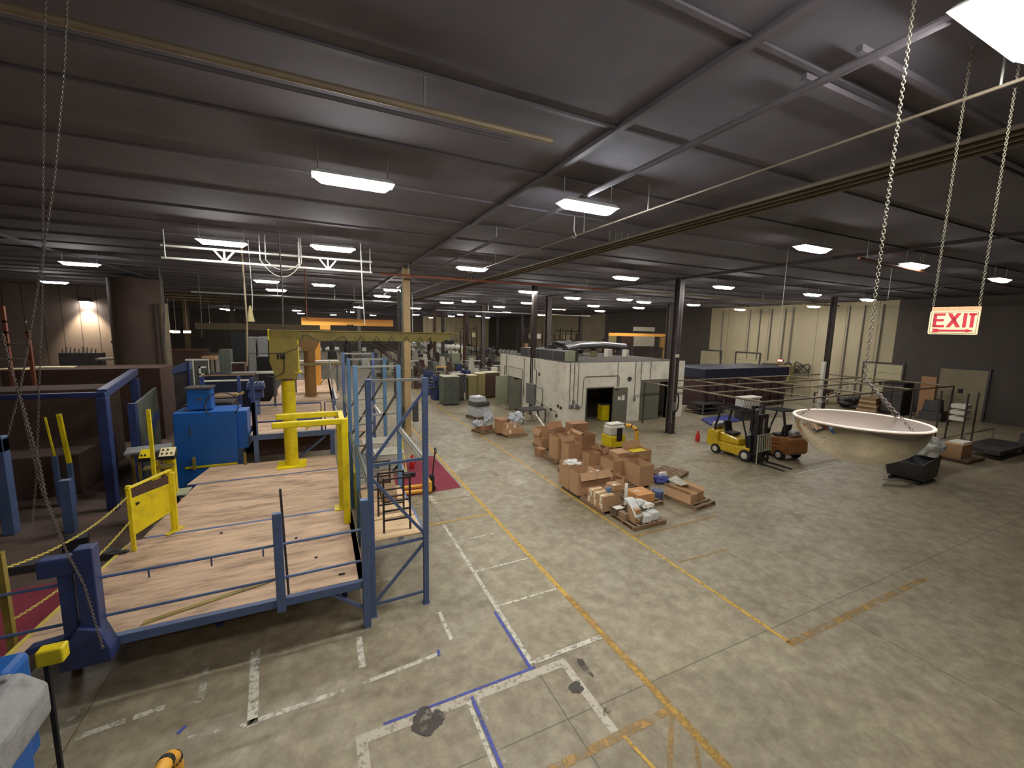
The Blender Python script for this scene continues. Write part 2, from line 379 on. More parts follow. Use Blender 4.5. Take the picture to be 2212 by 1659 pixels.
# ------------------------------------------------------------ large structure
CEIL = 8.3
XL, XR, YN, YF = -30.0, 40.0, -7.0, 100.0
fl = struct('floor', MB().box(XL, YN, -0.2, XR, YF, 0), 'floor')
ceil = struct('ceiling', MB().box(XL, YN, CEIL, XR, YF, CEIL+0.2), 'ceiling_dark')
mk('wall_dark', C(84, 76, 70), 0.8, 0.0, 0.12, 0.6)
mk('wall_mid', C(150, 138, 112), 0.8, 0.0, 0.14, 0.5)
wr = struct('wall_right', MB().box(XR, 16.4, 0, XR+0.3, 33, CEIL), 'wall_panel')
struct('wall_panel_dark', MB().box(XR, YN, 0, XR+0.3, 16.4, CEIL), 'wall_dark', wr)
for y0_, y1_, mm in ((33, 52, 'wall_dark'), (52, 77, 'wall_mid'), (77, YF, 'wall_dark')): struct('wall_panel_far', MB().box(XR, y0_, 0, XR+0.3, y1_, CEIL), mm, wr)
wf = struct('wall_far', MB().box(23, YF, 0, XR, YF+0.3, CEIL), 'wall_far_panel'); struct('wall_panel_dark', MB().box(XL, YF, 0, 23, YF+0.3, CEIL), 'wall_dark', wf)
struct('wall_left', MB().box(XL-0.3, YN, 0, XL, YF, CEIL), 'wall_sheet')
struct('wall_back', MB().box(XL, YN-0.3, 0, XR, YN, CEIL), 'wall_dark')
struct('wall_partition', MB().box(XL, 46, 0, -12.3, 46.25, CEIL), 'wall_sheet')
# dock doors in the right wall
for i, (a, b, yt) in enumerate(((1515, 1558, 758), (1592, 1642, 763), (1869, 1952, 786), (2032, 2138, 798))):
    y0, y1 = AX(a, yt, XR).y, AX(b, yt, XR).y; zt = AX((a+b)/2, yt, XR).z
    d = struct('door_%d' % (i+1), MB().box(XR-0.06, y1, 0, XR, y0, zt), 'dock_door' if i < 3 else 'wall_mid')
    m = MB()
    for k in range(1, 5): m.box(XR-0.075, y1, zt*k/5-0.012, XR-0.06, y0, zt*k/5+0.012)
    link('panel_joint', m, 'olive', d)
    m = MB(); w = 0.12
    m.box(XR-0.1, y1-w, 0, XR, y1, zt+w).box(XR-0.1, y0, 0, XR, y0+w, zt+w).box(XR-0.1, y1, zt, XR, y0, zt+w)
    link('door_frame', m, 'grey_dark', d)
    yc = (y0+y1)/2; link('door_window', MB().box(XR-0.08, yc-0.12, 1.75, XR-0.06, yc+0.12, 2.05), 'black', d)

# ceiling joists and girders
for k in range(0, 22):
    y = -5.1+k*2.04
    link('ceiling_joist', MB().bar((XL, y, CEIL-0.015), (XR, y, CEIL-0.015), 0.035, 0.03).bar((XL, y, CEIL-0.035), (XR, y, CEIL-0.035), 0.06, 0.01), 'joist', ceil)
for k in range(0, 12):
    y = 40+k*5.0
    link('ceiling_joist', MB().bar((XL, y, CEIL-0.06), (XR, y, CEIL-0.06), 0.1, 0.12), 'joist', ceil)
for x in (-9.6, 3.93, 17.28, 30.7):
    link('girder', MB().box(x-0.05, YN, CEIL-0.10, x+0.05, YF, CEIL-0.08).box(x-0.01, YN, CEIL-0.09, x+0.01, YF, CEIL), 'joist', ceil)

# painted floor marks, each run its own part of the floor
def line(pts, w, mt, z=0.003): return link('painted_line', MB().strip(pts, w, z), mt, fl)
def gl(pix): return [G(a, b) for a, b in pix]
line([(4.46, 0.4), (4.45, 6), (4.44, 14), (4.44, 24)], 0.105, 'paint_yellow')
line([(4.47, 2.2), (4.46, 6.6)], 0.15, 'paint_yellow_old', 0.004)
line([(7.40, 3.86), (7.41, 12), (7.42, 20), (7.43, 36)], 0.085, 'paint_yellow')
line([(7.36, 3.90), (12.4, 3.90)], 0.13, 'paint_yellow_old')
line([(1.9, 10.72), (4.38, 10.76)], 0.07, 'paint_yellow', 0.004)
line([(2.3, 12.2), (4.38, 12.25)], 0.05, 'paint_yellow_old', 0.004)
line([(7.45, 8.0), (10.6, 8.02)], 0.10, 'paint_yellow_old', 0.004)
line(gl([(1467, 1214), (1526, 1200), (1570, 1187)]), 0.06, 'paint_yellow_old', 0.004)
line([(2.98, 5.35), (2.98, 10.65)], 0.075, 'paint_white')
for y, x1, w in ((9.6, 4.1, 0.05), (8.15, 4.36, 0.055), (6.87, 4.36, 0.055), (5.36, 4.40, 0.09)):
    line([(3.02, y), (x1, y+0.02)], w, 'paint_white' if w > 0.06 else 'paint_white', 0.005)
line([(0.26, 5.14), (3.52, 5.16)], 0.15, 'paint_frame'); line([(0.33, 5.10), (0.33, 3.2)], 0.14, 'paint_frame', 0.004)
line([(3.46, 5.12), (3.47, 3.86)], 0.13, 'paint_frame', 0.004)
line([(1.80, 5.1), (1.80, 3.0)], 0.06, 'paint_white', 0.004); line([(1.94, 5.1), (1.94, 3.0)], 0.05, 'paint_white_old', 0.004)
line([(1.87, 5.16), (1.88, 3.0)], 0.05, 'paint_blue', 0.006)
line([(0.62, 5.24), (2.98, 5.26)], 0.045, 'paint_blue', 0.006); line([(2.91, 5.28), (2.90, 6.75)], 0.055, 'paint_blue', 0.006)
line([(1.7, 3.78), (4.40, 3.80)], 0.12, 'paint_yellow_old', 0.005)
line([G(1347, 1590), G(1420, 1668)], 0.05, 'paint_yellow', 0.006); line([G(1452, 1545), G(1446, 1664)], 0.07, 'paint_yellow_old', 0.006)
line([G(1500, 1592), G(1512, 1664)], 0.06, 'paint_yellow_old', 0.006)
for pts, w, mt in (([(552, 1405), (545, 1568)], 0.13, 'paint_white'), ([(775, 1376), (783, 1442)], 0.10, 'paint_white'),
                   ([(949, 1322), (975, 1382)], 0.07, 'paint_white'), ([(526, 1566), (720, 1499)], 0.085, 'paint_white'), ([(720, 1499), (800, 1470)], 0.06, 'paint_white_old'),
                   ([(795, 1472), (952, 1411)], 0.075, 'paint_white'), ([(445, 1440), (434, 1512)], 0.09, 'paint_white_old'), ([(434, 1512), (402, 1522)], 0.07, 'paint_white_old'),
                   ([(120, 1612), (176, 1512)], 0.12, 'paint_white_old'), ([(165, 1594), (272, 1556)], 0.09, 'paint_white'), ([(288, 1551), (356, 1527)], 0.09, 'paint_white'), ([(400, 1596), (526, 1566)], 0.06, 'paint_white_old'),
                   ([(929, 1071), (941, 1088)], 0.14, 'paint_white'), ([(950, 1056), (999, 1049)], 0.05, 'paint_white'), ([(1003, 1062), (1014, 1071)], 0.07, 'paint_white'),
                   ([(1652, 1004), (1690, 998), (1724, 1022), (1650, 1004)], 0.05, 'paint_white_old'), ([(1724, 1022), (1838, 999), (1905, 1016)], 0.05, 'paint_white'),
                   ([(1530, 1036), (1600, 1014)], 0.05, 'paint_white_old'), ([(1442, 945), (1480, 962), (1540, 958)], 0.05, 'paint_white_old'), ([(1830, 1000), (1780, 985)], 0.04, 'paint_white_old'),
                   ([(1112, 911), (1160, 926)], 0.05, 'paint_white_old'), ([(1650, 1160), (1580, 1180)], 0.04, 'paint_white_old')):
    line(gl(pts), w, mt)
line(gl([(946, 1404), (949, 1418)]), 0.05, 'paint_blue', 0.006); line(gl([(383, 1586), (402, 1568)]), 0.05, 'paint_blue', 0.006)
def puddle(cx, cy, rx, ry, seed, mt='stain', z=0.008):
    m = MB(); vs = []
    for k in range(26):
        a = 2*PI*k/26; q = 1+0.45*noise.noise(V(math.cos(a)*1.6+seed, math.sin(a)*1.6, seed))
        vs.append(m.b.verts.new(V(cx+rx*q*math.cos(a), cy+ry*q*math.sin(a), z)))
    m.b.faces.new(vs); return link('oil_stain', m, mt, fl)
p = G(918, 1560); puddle(p.x, p.y, 0.17, 0.20, 1); p = G(945, 1548); puddle(p.x, p.y, 0.10, 0.12, 2, z=0.009)
p = G(1262, 1440); puddle(p.x, p.y, 0.06, 0.2, 3); p = G(1245, 1485); puddle(p.x, p.y, 0.13, 0.09, 4, z=0.009); p = G(1312, 1535); puddle(p.x, p.y, 0.07, 0.04, 5)
# red safety mats painted on the floor
link('painted_mat', MB().slab([V(2.25, 12.95, 0.002), V(4.28, 13.05, 0.002), V(4.28, 16.9, 0.002), V(2.25, 16.9, 0.002)], 0.004), 'red_mat', fl)
link('painted_mat', MB().slab([V(-9, 7.4, 0.002), V(-4.5, 7.4, 0.002), V(-4.5, 11.2, 0.002), V(-9, 11.2, 0.002)], 0.004), 'red_mat', fl)

# ------------------------------------------------------------ columns
def hcol(name, x, y, w, d, mt, label, plate=True, top=CEIL-0.02):
    t = thing(name, label, 'column', (x, y, 0))
    m = MB(); m.box(x-w/2, y-d/2, 0, x+w/2, y-d/2+0.025, top).box(x-w/2, y+d/2-0.025, 0, x+w/2, y+d/2, top).box(x-0.012, y-d/2, 0, x+0.012, y+d/2, top)
    link('column_shaft', m, mt, t)
    if plate: link('base_plate', MB().box(x-w*0.8, y-d*0.8, 0, x+w*0.8, y+d*0.8, 0.025), mt, t)
    return t
t = thing('building_column', 'beige square building column standing in the aisle behind the blue racks', 'column', (3.93, 20.77, 0))
link('column_shaft', MB().box(3.80, 20.6, 0, 4.12, 20.95, CEIL-0.02), 'column_beige', t, bevel=0.02)
link('conduit', MB().tube((3.70, 20.6, 0.4), (3.70, 20.6, 7.4), 0.05), 'green_grey', t)
link('conduit', MB().tube((4.20, 20.55, 0.4), (4.20, 20.55, 7.0), 0.02), 'pipe_white', t)
link('conduit', MB().tube((3.58, 20.7, 0.2), (3.58, 20.7, 7.2), 0.07), 'column_dark', t)
link('electrical_box', MB().box(4.16, 20.35, 0.75, 4.42, 20.6, 1.75), 'grey_dark', t, bevel=0.01)
link('electrical_box', MB().box(3.38, 20.35, 0.65, 3.74, 20.6, 1.55), 'grey_dark', t, bevel=0.01)
t = hcol('building_column', 17.28, 16.34, 0.32, 0.36, 'column_dark', 'dark steel column in front of the white block room')
link('sign_plate', MB().box(17.1, 16.1, 4.15, 17.34, 16.15, 4.32), 'paper_dirty', t)
link('conduit', MB().tube((17.1, 16.1, 0.6), (17.1, 16.1, 4.1), 0.03), 'conduit', t)
link('switch_box', MB().box(17.12, 16.04, 1.3, 17.32, 16.16, 1.75), 'grey_paint', t)
link('cable_coil', MB().path([V(17.55+0.14*math.cos(a), 16.25, 1.7+0.5*math.sin(a)) for a in [2*PI*k/20 for k in range(20)]], 0.04, 6, True), 'cable', t, smooth=True)
for (px, py, w, mt, lab) in ((1148, 893, 0.26, 'column_dark', 'dark steel column against the left side of the white block room'),
                         (1774, 885, 0.3, 'column_dark', 'steel column with a white lower half behind the hanging mirror dome'),
                         (778, 792, 0.4, 'grey_paint', 'pale grey column beyond the end of the orange crane beam'),
                         (1003, 792, 0.35, 'brown_rust', 'rusty dark column left of the pale green machine cabinet'),
                         (939, 800, 0.35, 'brown_rust', 'rusty dark column just behind the crane beam tip'),
                         (411, 790, 0.55, 'column_dark', 'dim column left of the grey board carrying a numeral')):
    p = G(px, py); hcol('building_column', p.x, p.y, w, w, mt, lab)
p = G(1774, 885); solo('wall_post', MB().box(p.x-0.45, p.y-0.1, 0, p.x-0.22, p.y+0.1, 3.6), 'white_paint', 'cream post fixed beside the steel column behind the mirror dome', 'post')
# far column rows
cols_ = sorted(((17.28, 30), (17.28, 45), (30.7, 30), (30.7, 45), (17.28, 62), (30.7, 62), (3.93, 62), (24, 70), (-9.6, 62), (34, 80)), key=lambda c: c[0]/c[1])
for i, (x, y) in enumerate(cols_):
    hcol('building_column', x, y, 0.4, 0.4, 'column_dark', 'distant dark steel column deep in the hall, %s from the left' % ORD[i], plate=False)['group'] = 'far building columns'

# ------------------------------------------------------------ ceiling lamps (each gives its own light)
def lens_mesh():
    m = MB(); P = [V(a*w, b*d, z) for z, w, d in ((-0.07, 0.50, 0.07), (0.028, 0.60, 0.165)) for a, b in ((-1,-1),(1,-1),(1,1),(-1,1))]
    m._hull8(P); return m
def lamp_proto():
    t = thing('ceiling_lamp', 'x', 'ceiling lamp', (0,0,0))
    link('housing', MB().cbox(0, 0, 0.03, 1.30, 0.36, 0.07, taper=0.85), 'housing', t, local=True, bevel=0.008)
    link('lens', MB()._hull8 and lens_mesh(), 'lamp', t, local=True)
    link('hanger', MB().tube((-0.55, 0, 0.1), (-0.55, 0, 0.5), 0.008).tube((0.55, 0, 0.1), (0.55, 0, 0.5), 0.008), 'galv', t, local=True)
    return t
LZ = 7.80
lp = lamp_proto(); first = True
LN = [(765,395,'large bright lamp hanging left of centre, nearest of the left ones'),(1270,449,'bright lamp right of centre above the white block room'),
 (480,525,'long lamp above the left end of the cream roof truss'),(720,537,'lamp above the right end of the cream roof truss'),
 (1020,581,'lamp just right of the beige column top'),(1352,601,'lamp over the white block room, nearest of that row'),
 (1755,538,'near lamp left of the mirror dome chain'),(1975,574,'near lamp between the mirror dome chain and the exit sign chains'),
 (2160,605,'near lamp at the right behind the exit sign chains'),(1563,621,'lamp above the dark steel column by the white room'),
 (1755,637,'lamp high in front of the right wall'),(1875,648,'lamp right beside the mirror dome chain'),(2190,65,'glaring lamp at the top right corner'),
 (576,608,'lamp just above the white sprinkler pipe at left'),(699,616,'lamp above the white sprinkler pipe, over the yellow crane'),
 (118,610,'lone lamp at the far left in front of the sheet wall'),(597,627,'small lamp under the white sprinkler pipe'),
 (1140,655,'lamp above the left end of the white block room roof'),(1237,644,'bright lamp over the middle of the white room roof')]
for i, (px, py, lab) in enumerate(LN):
    p = G(px, py, LZ); lab = 'glowing ceiling lamp: ' + lab
    if first: lp.location = p; lp['label'] = lab; first = False
    else:
        c_ = dup(lp, p, 0, lab)
        if i in (1, 6, 7, 8, 12):
            for ch in c_.children:
                if ch.name.startswith('lens'): ch.data = ch.data.copy(); ch.data.materials[0] = MAT['lamp_bright' if i in (1,) else 'lamp_dim' if i != 12 else 'lamp']
FARL = [(826,640),(850,627),(965,654),(1013,651),(1498,659),(1282,661),(1391,653),(1380,665),(1078,663),(1296,672),(990,671),(1094,675),
 (898,666),(898,680),(975,683),(996,680),(1035,683),(485,668),(497,670),(616,680),(641,671),(650,677),(1170,681),(720,680),(670,684),(757,674),(640,684),(775,664),(806,681)]
FARL += [(932, 686), (1052, 686), (878, 684)]  # extra lamps, added only to brighten the white bags near the far wall
FARL = sorted(FARL)
for i, (px, py) in enumerate(FARL):
    p = G(px, py, LZ)
    if p.y > 97: continue
    dup(lp, p, 0, 'small distant ceiling lamp deep in the hall, %s from the left among those' % ORD[i], 'distant ceiling lamps')
# unseen lamps added for their light, the first read off a glow overhead
for x, y in ((3.2, 1.0), (-9, 24), (36.5, 20.5), (-1.5, -3.2), (12, 23.5), (20.5, 24.5), (36.5, 27)):
    dup(lp, (x, y, LZ), 0, 'unseen ceiling lamp placed to brighten the hall around it', 'unseen ceiling lamps placed for light')
# warm lamp: housing tinted
p = G(1205, 669, LZ); t = thing('ceiling_lamp', 'yellowish long ceiling lamp above the white block room', 'ceiling lamp', p)
link('housing', MB().box(p.x-1.0, p.y-0.15, p.z+0.03, p.x+1.0, p.y+0.15, p.z+0.12), 'housing', t); link('lens', MB().box(p.x-0.95, p.y-0.1, p.z, p.x+0.95, p.y+0.1, p.z+0.028), 'lamp_warm', t)
# wall pack washing the sheet wall at the left
p = AY(176, 648, 45.2); t = thing('wall_lamp', 'wall lamp washing the brown sheet wall at the far left', 'wall lamp', p)
link('housing', MB().box(p.x-0.3, 45.4, p.z-0.1, p.x+0.3, 46, p.z+0.25), 'grey_dark', t)
link('lens', MB().box(p.x-0.25, 45.45, p.z-0.13, p.x+0.25, 45.9, p.z-0.10), 'lamp', t)
ld = bpy.data.lights.new('spot', 'SPOT'); ld.energy = 700; ld.spot_size = math.radians(75); ld.spot_blend = 0.7; ld.color = (1, 0.88, 0.66); ld.shadow_soft_size = 0.15
lo = bpy.data.objects.new('bulb', ld); COL.objects.link(lo); lo.parent = t; lo.location = (0, -0.1, -0.2); lo.rotation_euler = (math.radians(18), 0, 0)

# ------------------------------------------------------------ front work platform
DZ = 0.9
t = thing('work_platform', 'low plywood deck platform with blue steel edge and two pipe guard rails in the foreground', 'platform', (-1.4, 11, 0))
for (y0, y1, xl, xr) in ((7.40, 10.62, -3.92, 0.62), (10.70, 13.85, -3.5, 0.50), (13.93, 15.45, -3.5, 0.42)):
    m = MB(); m._hull8([V(xl,y0,DZ-0.05),V(xr,y0,DZ-0.05),V(xr-0.03,y1,DZ-0.05),V(xl+0.25,y1,DZ-0.05),V(xl,y0,DZ),V(xr,y0,DZ),V(xr-0.03,y1,DZ),V(xl+0.25,y1,DZ)])
    link('deck_panel', m, 'plywood', t)
for y in (10.66, 13.89):
    link('deck_seam', MB().box(-3.45, y-0.04, DZ-0.06, 0.48, y+0.04, DZ+0.006), 'blue_rack', t)
link('edge_beam', MB().box(-3.2, 7.30, 0.76, 0.58, 7.40, 0.90), 'blue_rack', t, bevel=0.006)
link('edge_beam', MB().box(0.50, 7.4, 0.72, 0.60, 15.4, 0.90), 'green_grey', t)
link('edge_beam', MB().bar((-3.96, 7.35, 0.88), (-3.66, 10.4, 0.88), 0.05, 0.08), 'chain_yellow', t)
m = MB()
for x in (-3.7, -1.8, 0.3):
    for y in (8.4, 10.6, 13.8): m.box(x-0.05, y-0.05, 0, x+0.05, y+0.05, 0.85)
link('underframe', m, 'blue_deep', t)
link('corner_post', MB().box(0.56, 7.25, 0, 0.69, 7.37, 2.42), 'blue_rack', t, bevel=0.008)
link('mid_post', MB().box(-0.77, 7.22, 0.72, -0.64, 7.31, 2.42), 'blue_rack', t, bevel=0.006)
link('angle_iron', MB().bar((-0.60, 7.33, 0.95), (-0.64, 7.30, 2.80), 0.035, 0.035), 'grey_dark', t)
link('brace', MB().bar((0.6, 7.33, 0.35), (0.02, 7.36, 0.78), 0.07, 0.04), 'blue_rack', t)
for z, x0 in ((1.88, -4.6), (1.30, -4.6)):
    link('guard_rail', MB().path([(x0, 7.26, z-0.03), (-3.9, 7.26, z-0.03), (-0.72, 7.26, z), (0.6, 7.28, z+0.01)], 0.022, 8), 'blue_rack', t, smooth=True)
for x in (-2.35, -1.60, -0.92):
    link('rail_peg', MB().tube((x, 7.26, 1.85), (x, 7.26, 1.73), 0.012), 'blue_rack', t)
link('deck_strip', MB().slab([G(303, 1352, DZ+0.004), G(311, 1343, DZ+0.004), G(596, 1248, DZ+0.004), G(590, 1256, DZ+0.004)], -0.012), 'yellow_old', t)
# blue stand at the left front corner
t = thing('machine_stand', 'deep blue T-shaped steel stand on the left front corner of the plywood deck', 'machine stand', (-3.0, 7.2, 0))
link('column', MB().box(-3.06, 7.08, 0.70, -2.86, 7.28, 2.38), 'blue_deep', t, bevel=0.015)
link('column', MB().box(-3.27, 7.16, 1.0, -3.11, 7.30, 2.06), 'blue_deep', t, bevel=0.01)
link('arm', MB().box(-3.44, 7.12, 2.03, -3.06, 7.30, 2.28), 'blue_deep', t, bevel=0.02)
link('foot', MB().prism([(-3.30, 7.02, 0.72), (-2.76, 7.02, 0.72), (-2.76, 7.02, 0.90), (-2.86, 7.02, 1.22), (-3.08, 7.02, 1.3), (-3.30, 7.02, 0.95)], (0, 0.26, 0)), 'blue_deep', t, bevel=0.015)
link('foot', MB().bar((-3.66, 7.25, 1.02), (-3.2, 7.2, 1.10), 0.18, 0.08), 'blue_deep', t, bevel=0.02)
t.location.z = 0
for k, x in enumerate(((G(478, 1152, DZ)), G(738, 1241, DZ), G(640, 1163, DZ), G(683, 1205, DZ))):
    solo('wood_scrap', MB().blob((x.x, x.y, DZ+0.012), 0.06 if k == 1 else 0.03, 0.03, 0.015, 0.3, 2, k), 'black', ['small dark scrap on the plywood deck near its middle seam', 'largest black scrap lying on the deck by the corner post', 'tiny dark chip on the deck below the seam', 'dark chip on the deck right of the mid post'][k], 'scrap')

# blue machine with grey casting at the bottom left corner
t = thing('milling_machine', 'blue machine with grey cast head at the bottom left corner of the photo', 'machine', (-2.8, 4.5, 0))
link('machine_column', MB().box(-3.3, 4.0, 0, -2.42, 4.70, 1.86), 'blue_bright', t, bevel=0.05)
m = MB(); m.prism([(-3.3, 3.98, 1.86), (-3.3, 3.98, 2.26), (-3.2, 3.98, 2.40), (-2.42, 3.98, 2.40), (-2.26, 3.98, 2.24), (-2.26, 3.98, 1.96), (-2.42, 3.98, 1.80)], (0, 0.70, 0))
link('gear_head', m, 'cast_grey', t, bevel=0.04)
for y in (4.08, 4.24, 4.40, 4.56): link('rib', MB().box(-3.2, y, 2.40, -2.46, y+0.07, 2.43), 'cast_grey', t, bevel=0.01)
link('top_block', MB().box(-3.6, 4.75, 1.3, -2.56, 5.1, 2.34), 'blue_bright', t, bevel=0.06)
solo('yellow_guard_box', MB().box(-2.93, 5.85, 1.62, -2.70, 6.0, 1.80), 'yellow', 'yellow box section sticking out behind the grey cast head', 'guard', bevel=0.02)
solo('support_post', MB().box(-2.90, 5.92, 0, -2.86, 5.96, 1.62), 'black', 'thin dark post carrying the yellow box section', 'post')

# hoop bollard in the near foreground
def hoop(name, label, x, y, dx, dy, h, r, marks):
    t = thing(name, label, 'safety hoop', (x, y, 0))
    pts = [V(x, y, 0), V(x, y, h*0.72)]
    for k in range(1, 8):
        a = PI*k/8; pts.append(V(x+dx*(1-math.cos(a))/2, y+dy*(1-math.cos(a))/2, h*0.72+h*0.26*math.sin(a)))
    pts += [V(x+dx, y+dy, h*0.72), V(x+dx, y+dy, 0)]
    link('hoop_tube', MB().path(pts, r, 14), 'jack_yellow' if marks else 'yellow', t, smooth=True)
    for i in range(2, len(pts)-2, 2):
        d = (pts[i+1]-pts[i-1]).normalized()
        link('black_mark', MB().tube(pts[i]-d*0.03, pts[i]+d*0.03, r*1.03, 14), 'black', t)
    return t
p = G(372, 1607, 1.0); hoop('safety_hoop', 'yellow hoop guard with black marks cut off by the bottom edge of the photo', p.x, p.y+0.02, -0.05, -0.62, 1.0, 0.075, True)

# ------------------------------------------------------------ blue storage rack beside the platform
t = thing('storage_rack', 'row of tall blue open rack frames with plywood shelf along the aisle', 'rack', (1.24, 11, 0))
X0, X1 = 0.76, 1.76
frames = ((7.55, 4.5), (10.35, 4.5), (12.75, 4.5), (15.6, 4.5))
for i, (y, h) in enumerate(frames):
    mt = 'blue_rack' if i in (0, 3) else 'blue_light'
    for x in (X0, X1): link('upright', MB().box(x-0.05, y-0.045, 0, x+0.05, y+0.045, h), mt, t, bevel=0.006)
    link('crossbar', MB().bar((X0, y, h-0.03), (X1, y, h-0.03), 0.03, 0.045), 'galv', t)
    for z in ((2.96, 1.36, 0.25) if i == 0 else (3.3, 1.9)):
        link('crossbar', MB().bar((X0, y, z-0.03), (X1, y, z), 0.03, 0.05), 'blue_rack' if i == 0 else 'galv', t)
    dg = (((X1, 4.28), (X0, 2.95)), ((X0, 2.72), (X1, 1.42)), ((X1, 1.30), (X0, 0.22))) if i == 0 else (((X0, 2.2), (X1, 3.9)), ((X0, 0.9), (X1, 2.0)))
    for (a, za), (b, zb) in dg: link('brace', MB().bar((a, y, za), (b, y, zb), 0.03, 0.055), 'blue_rack' if i == 0 else 'grey_dark', t)
    for x in (X0, X1): link('foot_plate', MB().box(x-0.07, y-0.07, 0, x+0.07, y+0.07, 0.012), 'blue_rack', t)
for (i, j, x, z) in ((0, 1, X1, 2.93), (0, 1, X0, 2.55), (1, 2, X0, 2.3), (2, 3, X1, 2.6), (2, 3, X0, 3.0)):
    link('shelf_beam', MB().box(x-0.025, frames[i][0], z-0.05, x+0.025, frames[j][0], z+0.03).box(x-0.05, frames[i][0], z-0.06, x+0.01, frames[j][0], z-0.03), 'galv' if x == X1 else 'green_grey', t)
for x in (X0, X1): link('shelf_beam', MB().box(x-0.025, 7.55, 1.33, x+0.025, 10.35, 1.43), 'blue_rack' if x == X1 else 'green_grey', t)
for y0, y1, z in ((7.62, 8.45, 1.43), (8.5, 9.4, 1.43), (9.45, 10.25, 1.43)):
    link('shelf_board', MB().box(X0+0.03, y0, z, X1-0.03, y1, z+0.025), 'plywood_clean', t)
link('shelf_board', MB().box(X0, 10.4, 1.70, X1+0.2, 12.7, 1.73), 'steel', t)
# welded frames standing on the shelf
def ladder_frame(x0, x1, y, z0, z1, label):
    t = thing('welded_frame', label, 'frame', ((x0+x1)/2, y, z0), 0, 'dark welded frames on the rack shelf')
    for x in (x0, x1): link('frame_post', MB().box(x-0.018, y-0.018, z0, x+0.018, y+0.018, z1), 'dark_frame', t)
    for k in range(3): z = z0+(z1-z0)*(0.12+0.17*k) + 0.12; link('frame_bar', MB().bar((x0, y, z), (x1, y, z), 0.03, 0.03), 'dark_frame', t)
    link('frame_bar', MB().bar((x0, y, z1-0.02), (x1, y, z1-0.02), 0.03, 0.03), 'dark_frame', t)
ladder_frame(1.02, 1.52, 7.85, 1.455, 2.55, 'front dark brown welded frame standing on the plywood shelf of the blue rack')
ladder_frame(1.02, 1.54, 8.65, 1.455, 2.40, 'second dark welded frame behind the first one on the plywood shelf')
ladder_frame(0.95, 1.40, 9.6, 1.455, 2.35, 'rear dark welded frame on the plywood shelf')
m = MB(); m._hull8([V(1.18,9.3,1.46),V(1.52,9.3,1.46),V(1.55,9.9,1.46),V(1.2,9.9,1.46),V(1.18,9.3,1.62),V(1.52,9.3,1.62),V(1.5,9.9,2.0),V(1.22,9.9,2.0)])
solo('wood_block', m, 'wood', 'sloping plywood block on the rack shelf behind the dark frames', 'block')
def tub(x, y, z, label):
    t = thing('plastic_tub', label, 'tub', (x, y, z), 0, 'pale plastic tubs in the blue rack')
    m = MB(); a, b, h = 0.36, 0.30, 0.40
    for (w0, w1) in ((1.0, 0.0),):
        P = lambda k, zz: [V(x-a*k, y-b*k, zz), V(x+a*k, y-b*k, zz), V(x+a*k, y+b*k, zz), V(x-a*k, y+b*k, zz)]
        o0, o1, i1, i0 = P(0.78, z), P(1.0, z+h), P(0.94, z+h), P(0.74, z+0.02)
        vs = [[m.b.verts.new(p) for p in q] for q in (o0, o1, i1, i0)]
        for A, B in zip(vs, vs[1:]):
            for k in range(4): m.b.faces.new((A[k], A[(k+1)%4], B[(k+1)%4], B[k]))
        m.b.faces.new(vs[0]); m.b.faces.new(vs[3])
    link('tub_shell', m, 'bin_plastic', t)
    link('tub_rim', MB().path([V(x-a, y-b, z+h), V(x+a, y-b, z+h), V(x+a, y+b, z+h), V(x-a, y+b, z+h)], 0.014, 6, True), 'bin_plastic', t)
tub(1.60, 11.05, 1.735, 'nearer pale plastic tub in the blue rack bay'); tub(1.42, 12.25, 1.735, 'farther pale plastic tub in the blue rack bay')
# stairs down from the upper platform inside the rack bays
t = thing('stairway', 'open wooden tread stairs with yellow rails between the blue rack uprights', 'stairs', (1.2, 13.9, 0))
for k in range(8):
    y = 15.6-k*0.34; z = 1.68-k*0.225; link('tread', MB().box(0.86, y-0.28, z, 1.6, y, z+0.04), 'plywood', t)
for x in (0.84, 1.62): link('stringer', MB().bar((x, 15.6, 1.6), (x, 12.9, 0.05), 0.04, 0.2), 'green_grey', t)
link('stair_rail', MB().path([(0.84, 12.6, 0), (0.84, 12.7, 1.0), (0.84, 15.4, 2.75)], 0.025, 8), 'yellow', t)
link('stair_rail', MB().path([(0.84, 12.8, 0.55), (0.84, 15.4, 2.25)], 0.025, 8), 'yellow', t)

# ------------------------------------------------------------ yellow arches, gate, pedestal
t = thing('arch_stop', 'bright yellow double arm post stop standing on the deck right edge', 'machine stop', (0.46, 10.2, DZ))
for y, x in ((9.80, 0.46), (10.72, 0.40)):
    link('post', MB().box(x-0.07, y-0.07, DZ, x+0.07, y+0.07, 3.36), 'yellow', t, bevel=0.01)
    link('arm', MB().box(-0.95, y-0.06, 3.24, x+0.07, y+0.06, 3.37), 'yellow', t, bevel=0.02)
link('tie', MB().box(0.36, 9.86, 3.26, 0.47, 10.66, 3.36), 'yellow', t, bevel=0.01)
link('foot_plate', MB().box(0.22, 10.55, DZ+0.0, 0.5, 10.9, DZ+0.02), 'yellow', t)
P, Q = V(-3.46, 10.11, DZ), V(-3.02, 10.85, DZ); d = (Q-P)
t = thing('guard_gate', 'bright yellow sheet metal gate on the left of the plywood deck', 'gate', P)
for a in (0.0, 1.0): c = P+d*a; link('gate_post', MB().box(c.x-0.035, c.y-0.035, DZ, c.x+0.035, c.y+0.035, 2.25), 'yellow', t, bevel=0.008)
u = V(0, 0, 1); link('gate_panel', MB().slab([P+d*0.04+u*0.32, P+d*0.96+u*0.45, P+d*0.96+u*1.08, P+d*0.04+u*1.08], 0.012), 'yellow', t)
